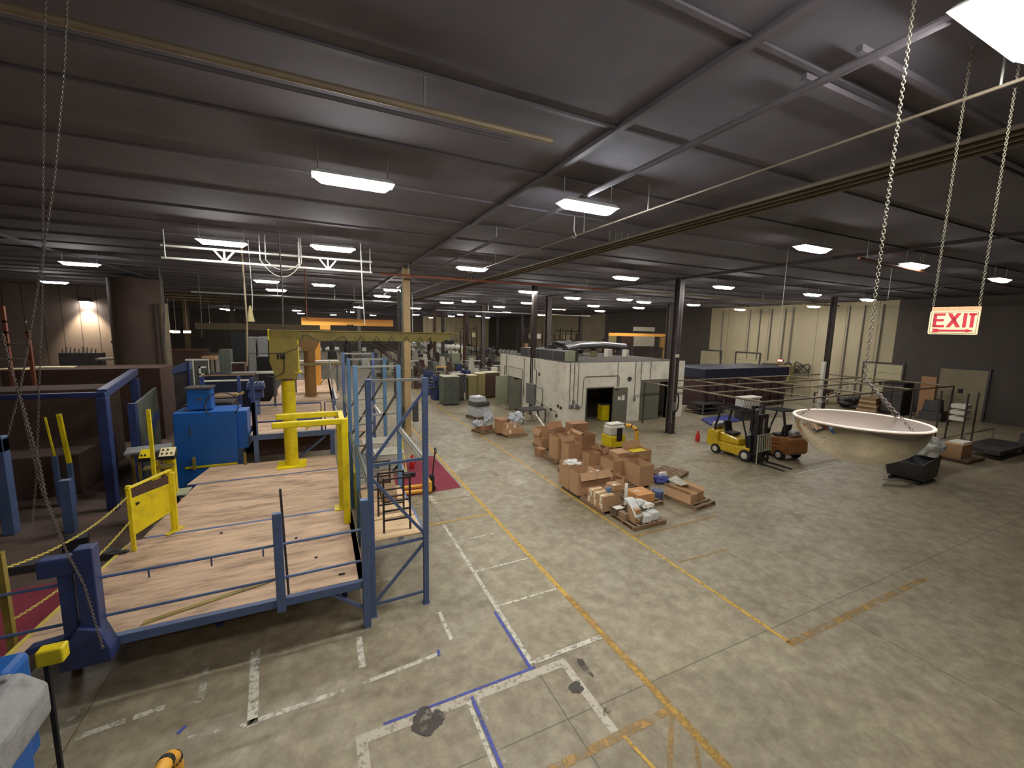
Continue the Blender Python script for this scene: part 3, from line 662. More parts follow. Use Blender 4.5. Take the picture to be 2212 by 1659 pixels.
link('gate_window', MB().slab([P+d*0.04+u*1.08, P+d*0.96+u*1.08, P+d*0.96+u*1.26, P+d*0.04+u*1.26], 0.012), 'brown_rust', t)
link('top_rail', MB().bar(P-d*0.05+u*1.29, P+d*1.05+u*1.36, 0.09, 0.03), 'yellow', t, bevel=0.008)
link('lock', MB().tube(P+d*0.15+u*0.93+V(0.0,-0.03,0), P+d*0.15+u*0.93+V(0.02,0.03,0), 0.03, 10), 'black', t)
link('side_frame', MB().bar(P+d*1.06+u*0.0, P+d*1.06+u*1.3, 0.1, 0.1), 'yellow', t, bevel=0.01)
link('foot', MB().bar(P+d*0.7+V(0.06,0,0.01), P+d*1.15+V(0.06,0,0.01), 0.12, 0.02), 'yellow', t)
np_ = V(-4.12, 7.85, 0); solo('chain_post', MB().box(np_.x-0.04, np_.y-0.04, 0, np_.x+0.04, np_.y+0.04, 2.2), 'yellow_old', 'yellow post at the left edge of the photo holding two chains', 'post')
for z1, z2, s, lab in ((1.95, 2.05, 0.18, 'upper yellow chain sagging between the left post and the gate'), (1.15, 1.55, 0.16, 'lower yellow chain sagging between the left post and the gate')):
    solo('safety_chain', MB().chain((np_.x, np_.y, z1), (P.x, P.y, z2), 0.055, 0.007, s), 'chain_yellow', lab, 'chain')
# tall thin yellow posts and the dark pile near them
for px, py, top, w, lab, pz in ((340, 1095, 3.34, 0.035, 'tall thin yellow post left of the blue cabinet', DZ), (331, 1010, 2.55, 0.04, 'short yellow post behind the control pedestal', DZ)):
    p = G(px, py, pz); solo('marker_post', MB().box(p.x-w, p.y-w, pz if p.x > -3.9 else 0, p.x+w, p.y+w, top), 'yellow', lab, 'post')
p = G(262, 1190, DZ)
p = G(230, 1200, DZ); solo('chain_heap', MB().blob((p.x+0.15, p.y, DZ+0.02), 0.18, 0.1, 0.05, 0.5, 2, 4), 'cable', 'small dark heap of chain on the deck corner by the gate', 'chain heap')
t = thing('control_pedestal', 'yellow control pedestal with two push button boxes on a floor plate', 'control pedestal', (-3.55, 13.3, DZ))
link('floor_plate', MB().box(-3.95, 13.05, DZ, -3.30, 13.6, DZ+0.03), 'pale_green', t)
link('pedestal_post', MB().box(-3.72, 13.25, DZ, -3.55, 13.42, DZ+1.05), 'yellow', t, bevel=0.01)
link('pedestal_post', MB().box(-3.95, 13.2, DZ, -3.87, 13.3, DZ+0.95), 'yellow', t)
link('shelf', MB().box(-4.15, 13.05, DZ+0.78, -3.55, 13.3, DZ+0.84), 'yellow_old', t, bevel=0.01)
for x, n, w_ in ((-3.66, 5, 0.17), (-4.10, 2, 0.13)):
    z_ = DZ+1.0; yf, yb = 13.08, 13.34
    c = link('button_box', MB().prism([(x-w_, yf, z_), (x-w_, yb, z_), (x-w_, yb, z_+0.26), (x-w_, yf, z_+0.08)], (2*w_, 0, 0)), 'black', t, bevel=0.006)
    N_ = V(0, -0.18, 0.26).normalized(); f0 = lambda a, b: V(x+a*w_*0.94, yf+(yb-yf)*b, z_+0.085+0.18*b)
    link('box_face', MB().slab([f0(-1, 0.04), f0(1, 0.04), f0(1, 0.97), f0(-1, 0.97)], 0.008), 'sign_cream' if n == 5 else 'yellow', c)
    for k in range(n):
        q_ = f0(-0.6+0.6*(k % 3), 0.3+0.4*(k//3))+N_*0.008; link('push_button', MB().tube(q_, q_+N_*0.025, 0.022, 10), 'black', c)
t = thing('side_table', 'small grey topped machine table behind the push button boxes', 'table', (-4.3, 14.0, 0))
link('table_top', MB()._hull8 and MB().cbox(-4.3, 14.1, 1.95, 0.95, 0.7, 0.05, 0.2), 'grey_paint', t)
for a, b in ((-4.6, 13.9), (-3.98, 13.95), (-4.6, 14.3), (-4.0, 14.35)): link('leg', MB().box(a-0.03, b-0.03, 0, a+0.03, b+0.03, 1.95), 'yellow_old', t)

# ------------------------------------------------------------ blue electrical cabinet
t = thing('electrical_cabinet', 'large bright blue steel cabinet with a smaller blue box on top', 'cabinet', (-3.3, 15.8, 0))
link('cabinet_body', MB().box(-4.12, 15.55, 0, -2.50, 16.7, 2.66), 'blue_bright', t, bevel=0.015)
link('side_box', MB().box(-2.50, 15.75, 1.35, -2.22, 16.5, 2.60), 'blue_bright', t, bevel=0.01)
link('top_box', MB().box(-3.78, 15.75, 2.72, -3.16, 16.3, 3.36), 'blue_bright', t, bevel=0.015)
link('top_box_lid', MB().box(-3.82, 15.70, 3.36, -3.12, 16.34, 3.42), 'grey_dark', t)
link('emblem_plate', MB().box(-3.53, 15.735, 3.02, -3.40, 15.75, 3.08), 'steel', t)
link('toe_strip', MB().box(-3.9, 15.48, DZ, -2.52, 15.52, DZ+0.06), 'yellow', t)
link('cable_loop', MB().path([V(-2.85+0.44*math.cos(a), 15.60+0.05*math.sin(3*a), 2.84+0.42*math.sin(a)) for a in [2*PI*k/28 for k in range(28)]], 0.02, 6, True), 'cable', t, smooth=True)
link('handle', MB().box(-3.72, 15.53, 1.9, -3.69, 15.55, 2.25), 'steel', t)
for x, lab in ((-3.62, 'short yellow stub post left in front of the blue cabinet'), (-2.28, 'short yellow stub post at the right foot of the blue cabinet')):
    solo('stub_post', MB().box(x-0.035, 15.30, DZ, x+0.035, 15.37, DZ+0.4), 'yellow_old', lab, 'post')

# ------------------------------------------------------------ jib cranes
t = thing('jib_crane', 'bright yellow pillar jib crane with long arm reaching over the blue racks', 'crane', (-0.96, 14.8, DZ))
cx, cy = -0.92, 14.8
link('pillar', MB().lathe((cx, cy, DZ), [(0.195, 0), (0.195, 2.83)], 32), 'yellow', t, smooth=True)
link('base_plate', MB().box(cx-0.42, cy-0.42, DZ, cx+0.42, cy+0.42, DZ+0.03), 'yellow', t)
link('collar', MB().lathe((cx, cy, 3.70), [(0.26, 0), (0.26, 0.05)], 24), 'brown_rust', t)
m = MB(); m.prism([(-1.22, cy-0.2, 3.72), (-0.68, cy-0.2, 3.72), (-0.60, cy-0.2, 3.95), (-0.60, cy-0.2, 4.95), (-1.40, cy-0.2, 4.95), (-1.40, cy-0.2, 4.35)], (0, 0.025, 0))
m.prism([(-1.22, cy+0.18, 3.72), (-0.68, cy+0.18, 3.72), (-0.60, cy+0.18, 3.95), (-0.60, cy+0.18, 4.95), (-1.40, cy+0.18, 4.95), (-1.40, cy+0.18, 4.35)], (0, 0.025, 0))
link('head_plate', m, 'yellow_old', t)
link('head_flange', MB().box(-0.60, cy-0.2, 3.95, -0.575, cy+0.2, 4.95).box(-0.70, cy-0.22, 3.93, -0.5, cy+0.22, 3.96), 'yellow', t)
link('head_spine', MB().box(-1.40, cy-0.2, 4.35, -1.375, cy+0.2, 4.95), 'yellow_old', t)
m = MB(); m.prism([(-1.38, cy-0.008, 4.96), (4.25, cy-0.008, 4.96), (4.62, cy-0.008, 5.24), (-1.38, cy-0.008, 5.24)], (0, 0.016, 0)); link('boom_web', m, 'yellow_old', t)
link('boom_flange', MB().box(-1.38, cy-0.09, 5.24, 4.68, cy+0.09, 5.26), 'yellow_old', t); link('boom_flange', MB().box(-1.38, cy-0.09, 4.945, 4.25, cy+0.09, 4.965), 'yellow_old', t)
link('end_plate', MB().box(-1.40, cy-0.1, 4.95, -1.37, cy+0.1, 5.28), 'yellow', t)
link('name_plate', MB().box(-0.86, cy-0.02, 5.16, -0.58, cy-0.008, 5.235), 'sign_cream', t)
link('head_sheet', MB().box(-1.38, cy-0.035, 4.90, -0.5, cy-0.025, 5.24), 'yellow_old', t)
c = link('trolley', MB().box(4.22, cy-0.1, 4.84, 4.45, cy+0.1, 4.98), 'black', t, bevel=0.02); link('trolley_wheel', MB().lathe((4.22, cy-0.13, 4.93), [(0.08, 0), (0.08, 0.06)], 14, 'y').lathe((4.44, cy-0.13, 4.93), [(0.08, 0), (0.08, 0.06)], 14, 'y'), 'black', c)
pts = [V(-1.9, cy-0.25, 4.56), V(-1.2, cy-0.24, 4.55), V(-0.95, cy-0.24, 4.56), V(-0.62, cy-0.24, 4.7), V(-0.42, cy-0.12, 5.12), V(-0.3, cy-0.10, 5.14)]
hang = [-0.3, 0.75, 1.3, 1.8, 2.28, 2.8, 3.28, 3.62]
for a, b in zip(hang, hang[1:]):
    dp = 0.24 if a < 0 else 0.30
    for k in range(1, 9):
        f = k/8; pts.append(V(a+(b-a)*f, cy-0.10, 5.12-dp*4*f*(1-f)*0.9))
pts += [V(3.72, cy-0.10, 4.85), V(3.6, cy-0.1, 4.72)]
link('festoon_cable', MB().path(pts, 0.012, 6), 'cable', t, smooth=True)
link('power_cable', MB().path([V(-1.05, cy-0.24, 4.56), V(-0.98, cy-0.25, 4.3), V(-1.0, cy-0.25, 3.95), V(-1.25, cy-0.25, 3.82), V(-1.5, cy-0.2, 3.85)], 0.014, 6), 'cable', t, smooth=True)
for x in (-1.14, -1.05, -0.97): link('cable_plug', MB().lathe((x, cy-0.26, 4.36), [(0.02, 0), (0.03, 0.08), (0.02, 0.18)], 8), 'black', t)
# second crane: ochre pillar behind
t = thing('jib_crane', 'older ochre jib crane pillar behind the yellow one with its dim arm pointing left', 'crane', (-0.44, 23.6, 1.8))
link('pillar', MB().lathe((-0.44, 23.6, 1.8), [(0.34, 0), (0.34, 0.03), (0.27, 0.04), (0.27, 1.55)], 24), 'ochre', t, smooth=True)
link('pillar', MB().lathe((-0.44, 23.6, 3.35), [(0.27, 0), (0.27, 0.85)], 24), 'ochre', t, smooth=True)
m = MB(); m.prism([(-0.78, 23.3, 4.15), (-0.18, 23.3, 4.15), (0.12, 23.3, 4.72), (0.12, 23.3, 5.2), (-1.0, 23.3, 5.2), (-1.0, 23.3, 4.8)], (0, 0.5, 0)); link('crane_head', m, 'ochre', t)
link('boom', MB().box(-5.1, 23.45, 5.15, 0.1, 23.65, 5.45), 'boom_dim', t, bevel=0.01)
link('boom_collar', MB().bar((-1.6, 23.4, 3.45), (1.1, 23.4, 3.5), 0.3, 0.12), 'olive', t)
t = thing('jib_crane', 'crane with bright orange box arm high behind the yellow crane', 'crane', (-0.6, 28, 1.8))
link('boom', MB().box(-0.88, 27.85, 5.48, 4.45, 28.1, 5.88), 'orange_beam', t, bevel=0.01)
link('boom_end', MB().box(-0.88, 27.8, 5.2, 0.7, 28.05, 5.5), 'orange_beam', t, bevel=0.01)
link('boom_flange', MB().box(-0.9, 27.78, 5.88, 4.47, 28.15, 5.91), 'pipe_red', t)
link('pillar', MB().lathe((-0.1, 28, 1.8), [(0.2, 0), (0.2, 3.5)], 20), 'orange_beam', t, smooth=True)
link('trolley', MB().lathe((1.75, 27.78, 5.45), [(0.1, 0), (0.1, 0.06)], 14, 'y').lathe((1.95, 27.78, 5.45), [(0.1, 0), (0.1, 0.06)], 14, 'y'), 'black', t)
# crane above the white room roof
a, b = AY(1316, 722, 33), AY(1432, 722, 33)
t = thing('jib_crane', 'small orange jib crane seen above the roof of the white block room', 'crane', (b.x+0.3, 33, 0))
link('boom', MB().box(a.x, 32.9, a.z-0.16, b.x+0.6, 33.1, a.z+0.14), 'orange_beam', t)
link('pillar', MB().lathe((b.x+0.5, 33, 0), [(0.28, 0), (0.28, a.z-0.1)], 16), 'ochre', t, smooth=True)
link('crane_head', MB().box(b.x-0.1, 32.7, a.z-1.3, b.x+0.9, 33.3, a.z-0.1), 'ochre', t)
# ------------------------------------------------------------ upper platform and what stands on it
t = thing('upper_platform', 'raised wooden platform with blue guard rails behind the yellow crane pillar', 'platform', (-1.2, 20, 0))
link('deck_panel', MB().box(-2.15, 15.65, 1.74, 0.5, 17.3, 1.8), 'plywood', t); link('deck_panel', MB().box(-2.85, 17.3, 1.74, 0.5, 22.5, 1.8), 'plywood', t); link('deck_panel', MB().box(-2.2, 22.5, 1.74, 0.9, 31, 1.8), 'plywood', t)
link('edge_beam', MB().box(-2.1, 15.55, 1.62, 0.42, 15.65, 1.80), 'blue_rack', t)
link('edge_beam', MB().box(0.48, 15.65, 1.6, 0.58, 31, 1.80), 'blue_rack', t)
link('skirt', MB().box(-2.0, 16.2, 0.9, 0.3, 16.25, 1.6), 'brown_rust', t)
for x in (-1.98, 0.33): link('post', MB().box(x-0.07, 15.5, DZ if True else 0, x+0.07, 15.62, 2.9 if x < 0 else 1.8), 'blue_rack', t, bevel=0.006)
link('post', MB().box(-2.05, 15.5, 1.8, -1.95, 15.6, 3.7), 'blue_deep', t)
for z in (2.78, 2.22): link('guard_rail', MB().path([(-2.0, 15.58, z), (-0.0, 15.58, z), (0.0, 15.58, 1.8)], 0.03, 8), 'blue_deep', t)
link('guard_rail', MB().path([(0.12, 15.6, 1.8), (0.12, 15.6, 2.78), (0.48, 15.6, 2.78)], 0.02, 8), 'blue_deep', t)
link('handrail', MB().path([(0.5, 15.6, 2.85), (0.5, 20.0, 2.85), (0.42, 20.05, 3.9)], 0.035, 8), 'galv', t); link('handrail', MB().tube((0.5, 15.6, 2.35), (0.5, 20.0, 2.35), 0.025), 'galv', t)
for y in (17.2, 18.7, 20.0): link('rail_post', MB().tube((0.5, y, 1.8), (0.5, y, 2.85), 0.025), 'blue_rack', t)
link('brace', MB().bar((-0.65, 15.7, 0.95), (0.1, 15.7, 1.55), 0.16, 0.06), 'blue_rack', t)
link('guard_bar', MB().bar((-0.5, 15.62, 1.85), (0.05, 16.0, 2.5), 0.04, 0.04).bar((-0.75, 15.62, 1.95), (-0.25, 15.9, 2.35), 0.04, 0.04), 'yellow', t)
t = thing('slatted_stand', 'small blue slatted stand on the upper platform left of the yellow pillar', 'stand', (-2.3, 19.3, 1.8))
link('slat_top', MB().box(-2.65, 19, 2.85, -2.05, 19.6, 3.0), 'blue_deep', t)
for k in range(5): link('slat', MB().box(-2.62+k*0.12, 19, 3.0, -2.56+k*0.12, 19.6, 3.12), 'blue_rack', t)
link('stand_leg', MB().box(-2.45, 19.2, 1.8, -2.25, 19.4, 2.85), 'blue_rack', t); link('stand_leg', MB().box(-2.6, 19.1, 2.5, -2.1, 19.5, 2.85), 'blue_deep', t)
t = thing('roller_table', 'long pale tabletop on legs behind the yellow crane pillar', 'table', (-0.1, 25, 1.8))
link('table_top', MB().box(-1.3, 24.9, 3.42, 1.0, 25.5, 3.52), 'white_paint', t)
for x in (-1.2, 0.9): link('leg', MB().box(x-0.05, 25.1, 1.8, x+0.05, 25.2, 3.42), 'grey_paint', t)
link('leg_brace', MB().bar((-1.2, 25.1, 3.3), (-0.2, 25.1, 2.0), 0.05, 0.05).bar((0.9, 25.1, 3.3), (0.0, 25.1, 2.2), 0.04, 0.04), 'yellow_old', t)
t = thing('steel_table', 'pale edged steel table left of the yellow crane pillar', 'table', (-2.6, 21, 1.8))
link('table_top', MB().box(-3.4, 20.8, 3.3, -1.75, 21.4, 3.36), 'bin_plastic', t)
for x in (-3.3, -1.85): link('leg', MB().box(x-0.04, 21, 1.8, x+0.04, 21.08, 3.3), 'grey_dark', t)
t = thing('machine_bed', 'dark machine bed with railing left of the crane pillar', 'machine', (-3.2, 18, 1.2))
link('bed', MB().box(-4.3, 17.6, 0, -2.9, 18.6, 2.6), 'grey_dark', t, bevel=0.03); link('tray', MB().box(-4.0, 17.2, 2.85, -2.6, 18.0, 2.92), 'wood', t)
link('rail_post', MB().box(-3.72, 17.15, 0, -3.6, 17.25, 3.6).box(-2.65, 17.15, 0, -2.55, 17.25, 3.6), 'blue_deep', t)
link('rail_bar', MB().bar((-3.7, 17.2, 3.45), (-2.3, 17.2, 3.45), 0.08, 0.05), 'bin_plastic', t); link('rail_cap', MB().bar((-3.75, 17.0, 2.98), (-3.6, 17.3, 3.02), 0.08, 0.06).bar((-2.7, 17.0, 2.95), (-2.5, 17.3, 3.0), 0.08, 0.06), 'yellow_old', t)

# ------------------------------------------------------------ left side: press frame, sheds, duct
t = thing('hydraulic_press', 'big dark blue gantry frame of the press at the left behind the yellow gate', 'press', (-7.5, 16, 0))
for x, y in ((-5.55, 15.2), (-6.4, 20.2)): link('press_column', MB().box(x-0.12, y-0.12, 0, x+0.12, y+0.12, 3.3), 'blue_deep', t, bevel=0.02)
link('press_beam', MB().bar((-5.55, 15.2, 3.4), (-6.5, 20.6, 3.5), 0.22, 0.24), 'blue_deep', t, bevel=0.02)
link('press_beam', MB().bar((-5.45, 15.2, 3.38), (-12, 15.6, 3.35), 0.16, 0.14), 'blue_deep', t, bevel=0.02)
link('press_bed', MB().box(-10.5, 17, 0, -6.9, 19.6, 1.3), 'brown_rust', t, bevel=0.03)
link('press_body', MB().box(-11, 19.6, 0, -7.2, 21.2, 3.0), 'brown_rust', t)
link('press_panel', MB().bar((-5.2, 16.2, 1.55), (-5.85, 20.4, 1.55), 0.08, 2.7), 'green_grey', t)
link('panel_post', MB().box(-5.3, 16.0, 0, -5.12, 16.2, 2.95), 'blue_deep', t)
link('stiffener', MB().bar((-5.2, 16.1, 1.0), (-5.6, 19.5, 2.0), 0.12, 0.2), 'blue_deep', t)
link('press_column', MB().box(-6.05, 13.8, 0, -5.85, 14.0, 1.4), 'blue_rack', t)
t = thing('portal_stand', 'grey blue portal leg with bracket at the left picture edge', 'stand', (-7.3, 14.3, 0))
link('leg', MB().box(-7.35, 14.2, 0, -7.12, 14.45, 2.5), 'blue_rack', t, bevel=0.02); link('arm', MB().box(-9.3, 14.2, 2.15, -7.12, 14.45, 2.55), 'blue_rack', t, bevel=0.02)
link('gusset', MB().bar((-7.3, 14.3, 1.7), (-7.7, 14.3, 2.2), 0.1, 0.1), 'blue_rack', t); link('hanging_sheet', MB().box(-7.75, 14.3, 1.0, -7.5, 14.36, 2.1), 'pipe_tan', t)
for (px, py, z0, z1, lab, w) in ((150, 1000, 1.3, 2.75, 'thick slanting yellow bar in front of the dark press', 0.045), (118, 985, 1.5, 2.65, 'thin slanting yellow bar left of the thick one', 0.02)):
    p = G(px, py, z0); solo('yellow_bar', MB().bar((p.x, p.y, z0), (p.x-0.12, p.y+0.05, z1), w*2, w*2), 'yellow', lab, 'bar')
    solo('bar_stand', MB().box(p.x-0.05, p.y-0.05, 0, p.x+0.05, p.y+0.05, z0), 'blue_rack', 'blue foot under the '+('thick' if w > 0.03 else 'thin')+' yellow bar', 'post')
solo('floor_curb', MB().box(-12, 11.9, 0, -3.9, 12.1, 0.16), 'grey_dark', 'low dark curb rail running left from the gate on the floor', 'curb')
solo('black_box', MB().cbox(-5.3, 12.5, 0, 0.42, 0.4, 0.42, 0.3), 'black', 'black box on the floor behind the curb rail', 'box', bevel=0.01)
mk('dirt', C(98, 80, 70), 0.9, 0.0, 0.25, 1.2)
link('floor_grime', MB().slab([V(-14, 7.0, 0.001), V(-4.2, 7.0, 0.001), V(-4.2, 30, 0.001), V(-14, 30, 0.001)], 0.0005), 'dirt', fl)
# numbered grey board
P0, P1 = AY(402, 800, 28), AY(449, 800, 28); t = thing('numbered_board', 'grey board with a large white outlined numeral above the blue cabinet', 'board', (P0.x, 28, 0))
link('board', MB().box(P0.x, 28, 0, P1.x+0.05, 28.1, 3.5), 'green_grey', t)
m = MB(); z0 = 1.0; X = P0.x; m.box(X, 27.97, 3.38, X+1.05, 28, 3.46).box(X+0.30, 27.97, 0.9, X+0.36, 28, 3.4).box(X+1.02, 27.97, 1.9, X+1.06, 28, 3.4).box(X+0.1, 27.95, 1.55, X+0.75, 27.99, 1.75); link('white_line', m, 'white_paint', t)
x, z, s = X+0.58, 2.15, 0.9; m = MB(); w = 0.09
m.box(x, 27.96, z, x+w, 28, z+s).box(x, 27.96, z, x+0.34, 28, z+w).box(x+0.34-w, 27.96, z, x+0.34, 28, z+0.5).box(x, 27.96, z+0.5-w, x+0.34, 28, z+0.5).box(x, 27.96, z+s-w, x+0.34, 28, z+s); link('numeral', m, 'paper', t)
t = thing('blue_cover', 'pale blue hood with a deep blue post left of the numbered board', 'cover', (-6.2, 22, 0))
A_, B_ = AY(370, 797, 22), AY(408, 781, 22)
link('hood', MB().prism([(A_.x, 21.9, A_.z-0.25), (B_.x, 21.9, A_.z-0.05), (B_.x, 21.9, B_.z), (A_.x+0.1, 21.9, A_.z+0.1)], (0, 0.5, 0)), 'blue_rack', t, bevel=0.02); link('hood_post', MB().box(B_.x-0.04, 21.85, 0, B_.x+0.04, 21.93, B_.z+0.03), 'blue_deep', t); link('curtain', MB().box(A_.x+0.05, 22.0, 0, B_.x, 22.1, A_.z-0.1), 'grey_dark', t)
P0 = AY(300, 700, 33); t = thing('storage_silo', 'tall brownish vertical silo with a band left of centre', 'silo', (-11.4, 34, 0))
link('silo_shell', MB().lathe((-10.3, 34, 0), [(1.3, 0), (1.3, 4.1), (1.35, 4.1), (1.35, 4.25), (1.3, 4.25), (1.3, CEIL-0.25)], 36), 'silo', t, smooth=True)
link('silo_pipe', MB().lathe((-8.75, 33, 0), [(0.26, 0), (0.26, 6.6)], 16), 'pipe_tan', t, smooth=True)
def block(px0, px1, ytop, y, d, mt, name, label, cat, door=None, z0=0, trim=None):
    a, b = AY(px0, ytop, y), AY(px1, ytop, y); t = thing(name, label, cat, ((a.x+b.x)/2, y+d/2, z0))
    link('body', MB().box(a.x, y, z0+0.06, b.x, y+d, a.z), mt, t, bevel=0.02)
    link('plinth', MB().box(a.x+0.03, y+0.03, z0, b.x-0.03, y+d-0.03, z0+0.06), 'grey_dark', t)
    if door:
        w = (b.x-a.x); n = max(1, int(w/0.9))
        for k in range(n):
            c = link('door', MB().box(a.x+w*(k+0.06)/n, y-0.02, z0+0.15, a.x+w*(k+0.94)/n, y, a.z-0.12), door, t); link('handle', MB().box(a.x+w*(k+0.8)/n, y-0.05, (z0+a.z)/2-0.1, a.x+w*(k+0.84)/n, y-0.02, (z0+a.z)/2+0.1), 'steel', c)
    if trim: link('trim', MB().box(a.x-0.02, y-0.03, a.z-0.02, b.x+0.02, y+0.0, a.z+0.04), trim, t)
    return t
block(440, 548, 812, 20.0, 1.5, 'navy', 'machine_housing', 'dark navy machine housing with a thin pale top edge above the blue cabinet', 'machine', 'navy', trim='wood')
block(500, 528, 784, 26, 0.6, 'brown_rust', 'machine_door', 'brown door panel with white edge above the navy housing', 'panel', None, trim='white_paint')
block(472, 497, 755, 31, 0.8, 'green_grey', 'machine_cabinet', 'tall greenish grey cabinet left of the dark bay', 'cabinet', 'green_grey')
block(497, 530, 717, 36, 1.5, 'black', 'machine_bay', 'black open machine bay far left of the crane pillar', 'machine')
block(534, 551, 728, 32, 1.0, 'grey_paint', 'tall_cabinet', 'left of two tall grey cabinets behind the crane head', 'cabinet', 'grey_paint')
block(555, 580, 728, 32, 1.2, 'grey_paint', 'tall_cabinet', 'right of two tall grey cabinets behind the crane head', 'cabinet', 'grey_paint')
block(553, 592, 770, 24, 1.0, 'black', 'dark_machine', 'black machine block beside the crane pillar head', 'machine')
block(0, 345, 800, 24, 2.0, 'brown_rust', 'press_casing', 'long rusty brown casing behind the blue press frame', 'machine', 'brown_rust')
block(345, 400, 800, 30, 1.5, 'maroon', 'machine_housing', 'dark maroon housing left of the numbered board', 'machine')
block(366, 440, 756, 38, 2, 'brown_rust', 'cart_body', 'brown low hopper body above the numbered board', 'machine', None, trim='pipe_red')
block(125, 215, 763, 43, 1.0, 'grey_dark', 'workbench_row', 'dark cluttered workbench below the washed sheet wall', 'bench', 'grey_dark')
for i in range(9):
    x = AY(134+i*9, 763, 43.3).x; z = AY(125, 763, 43).z; solo('hand_tool', MB().bar((x, 43.3, z), (x+0.05, 43.3, z+0.3+0.25*((i*7) % 4)/4), 0.06, 0.06), 'grey_paint', 'small upright tool on the dark workbench, %s from the left' % ORD[i], 'tool', 'upright tools on the dark workbench')
def blockm(px0, px1, py0, py1, y, mt, name, label, cat):
    a, b = AY(px0, py0, y), AY(px1, py1, y); s = thing(name, label, cat, ((a.x+b.x)/2, y, 0))
    link('tabletop', MB().box(a.x, y, b.z, b.x, y+0.7, a.z), mt, s)
    for x in (a.x+0.1, b.x-0.1): link('leg', MB().box(x-0.04, y+0.3, 0, x+0.04, y+0.38, b.z), 'grey_dark', s)
blockm(205, 250, 774, 778, 36, 'bin_plastic', 'pale_table', 'pale slab table under the sheet wall beside the silo', 'table')
zc = AY(0, 800, 24).z+0.0
for a_, b_, y_, lab in ((66, 158, 24.9, 'long pale board lying on the rusty press casing'), (34, 60, 24.2, 'short pale board on the rusty press casing near the ropes'), (0, 30, 24.2, 'pale board at the left end of the rusty casing')):
    q0, q1 = AY(a_, 800, y_), AY(b_, 800, y_); solo('pale_board', MB().box(q0.x, y_-0.15, zc, q1.x, y_+0.35, zc+0.05), 'sign_cream', lab, 'board')
blockm(435, 465, 770, 777, 33, 'carton', 'pale_table', 'small tan table behind the numbered board', 'table')
for i, (px, py) in enumerate(((380, 717), (404, 717), (453, 700), (367, 716))):
    p = AY(px, py, 60); t = thing('task_lamp', 'small warm yellow lamp far left, %s' % ('left of the dim column', 'right of the dim column', 'above the dim crane arm', 'beside the tall strip windows')[i], 'lamp', p)
    link('lens', MB().box(p.x-0.35, 60, p.z-0.12, p.x+0.35, 60.1, p.z+0.12), 'lamp_warm', t); link('drop_rod', MB().tube((p.x, 60.05, p.z), (p.x, 60.05, CEIL-0.02), 0.02), 'galv', t)
# scaffold-like rack at the far left edge
t = thing('pallet_rack', 'dim shelving rack with tan beams at the far left edge', 'rack', AY(20, 760, 22)); t.location.z = 0
a, b = AY(0, 700, 22), AY(56, 700, 22)
for x in (a.x-2, a.x+0.1, b.x): link('upright', MB().box(x-0.05, 22, 0, x+0.05, 22.1, 5.9 if x < b.x else 5.0), 'pipe_red', t)
for z in (3.9, 4.45, 4.9, 5.3): link('shelf_beam', MB().box(a.x-2, 22, z, b.x, 22.08, z+0.07), 'pipe_tan', t)

# ------------------------------------------------------------ hanging things: sling, dome mirror, exit sign
t = thing('hoist_sling', 'dull ropes hanging from the roof and spreading apart at the left edge', 'sling', AY(97, 60, 3.6))
t.location.z = CEIL
R = [([(101, -120), (97, 60), (93, 400), (92, 640), (84, 860), (78, 1040), (68, 1155)], 0.007, 'chain_dull'), ([(150, -120), (138, 150), (118, 380), (92, 560), (62, 740), (42, 850)], 0.012, 'chain_dull'),
     ([(42, 850), (28, 900), (18, 940)], 0.008, 'chain_dull'), ([(6, 720), (22, 790), (42, 855), (66, 960), (90, 1060), (128, 1160)], 0.011, 'chain_dull'), ([(42, 855), (84, 1000), (100, 1080), (145, 1195), (180, 1260), (222, 1400)], 0.014, 'chain_dull')]
for pts, r, mt in R:
    w = [AY(a, b, 3.6) for a, b in pts]; w = [V(p.x, p.y, min(p.z, CEIL)) for p in w]
    m = MB()
    for p, q in zip(w, w[1:]): m.chain(p, q, 0.020, r*0.24)
    link('sling_rope', m, mt, t)
DC = V(4.22, 1.90, 4.69); DR = 0.46
t = thing('dome_mirror', 'large silvery dome mirror hanging open side up on chains at the right', 'mirror', (DC.x, DC.y, CEIL))
prof = [(0.0005, -0.37)]+[(DR*math.sin(a), -0.37*math.cos(a)) for a in [PI/2*k/18 for k in range(1, 19)]]
o = link('mirror_shell', MB().lathe(DC, prof, 64, cap=False), 'mirror', t, smooth=True)
prof2 = [(r*0.985, z*0.985) for r, z in prof]; link('inner_shell', MB().lathe(DC+V(0,0,0.004), prof2, 64, cap=False), 'dome_in', t, smooth=True)
link('rim', MB().path([DC+V((DR+0.006)*math.cos(a), (DR+0.006)*math.sin(a), 0) for a in [2*PI*k/64 for k in range(64)]], 0.013, 8, True), 'dome_rim', t, smooth=True)
AP = AX(1865, 815, DC.x); AP = V(DC.x, DC.y, AP.z)
for a in (2.35, 4.4, 6.1): link('chain', MB().chain(DC+V(DR*0.97*math.cos(a), DR*0.97*math.sin(a), 0), AP, 0.03, 0.003), 'chain_dull', t)
link('chain', MB().chain(AP, V(DC.x, DC.y, CEIL), 0.036, 0.0038), 'chain_steel', t)
link('shackle', MB().path([AP+V(0.02*math.cos(a), 0, 0.02*math.sin(a)) for a in [2*PI*k/10 for k in range(10)]], 0.004, 5, True), 'chain_steel', t)
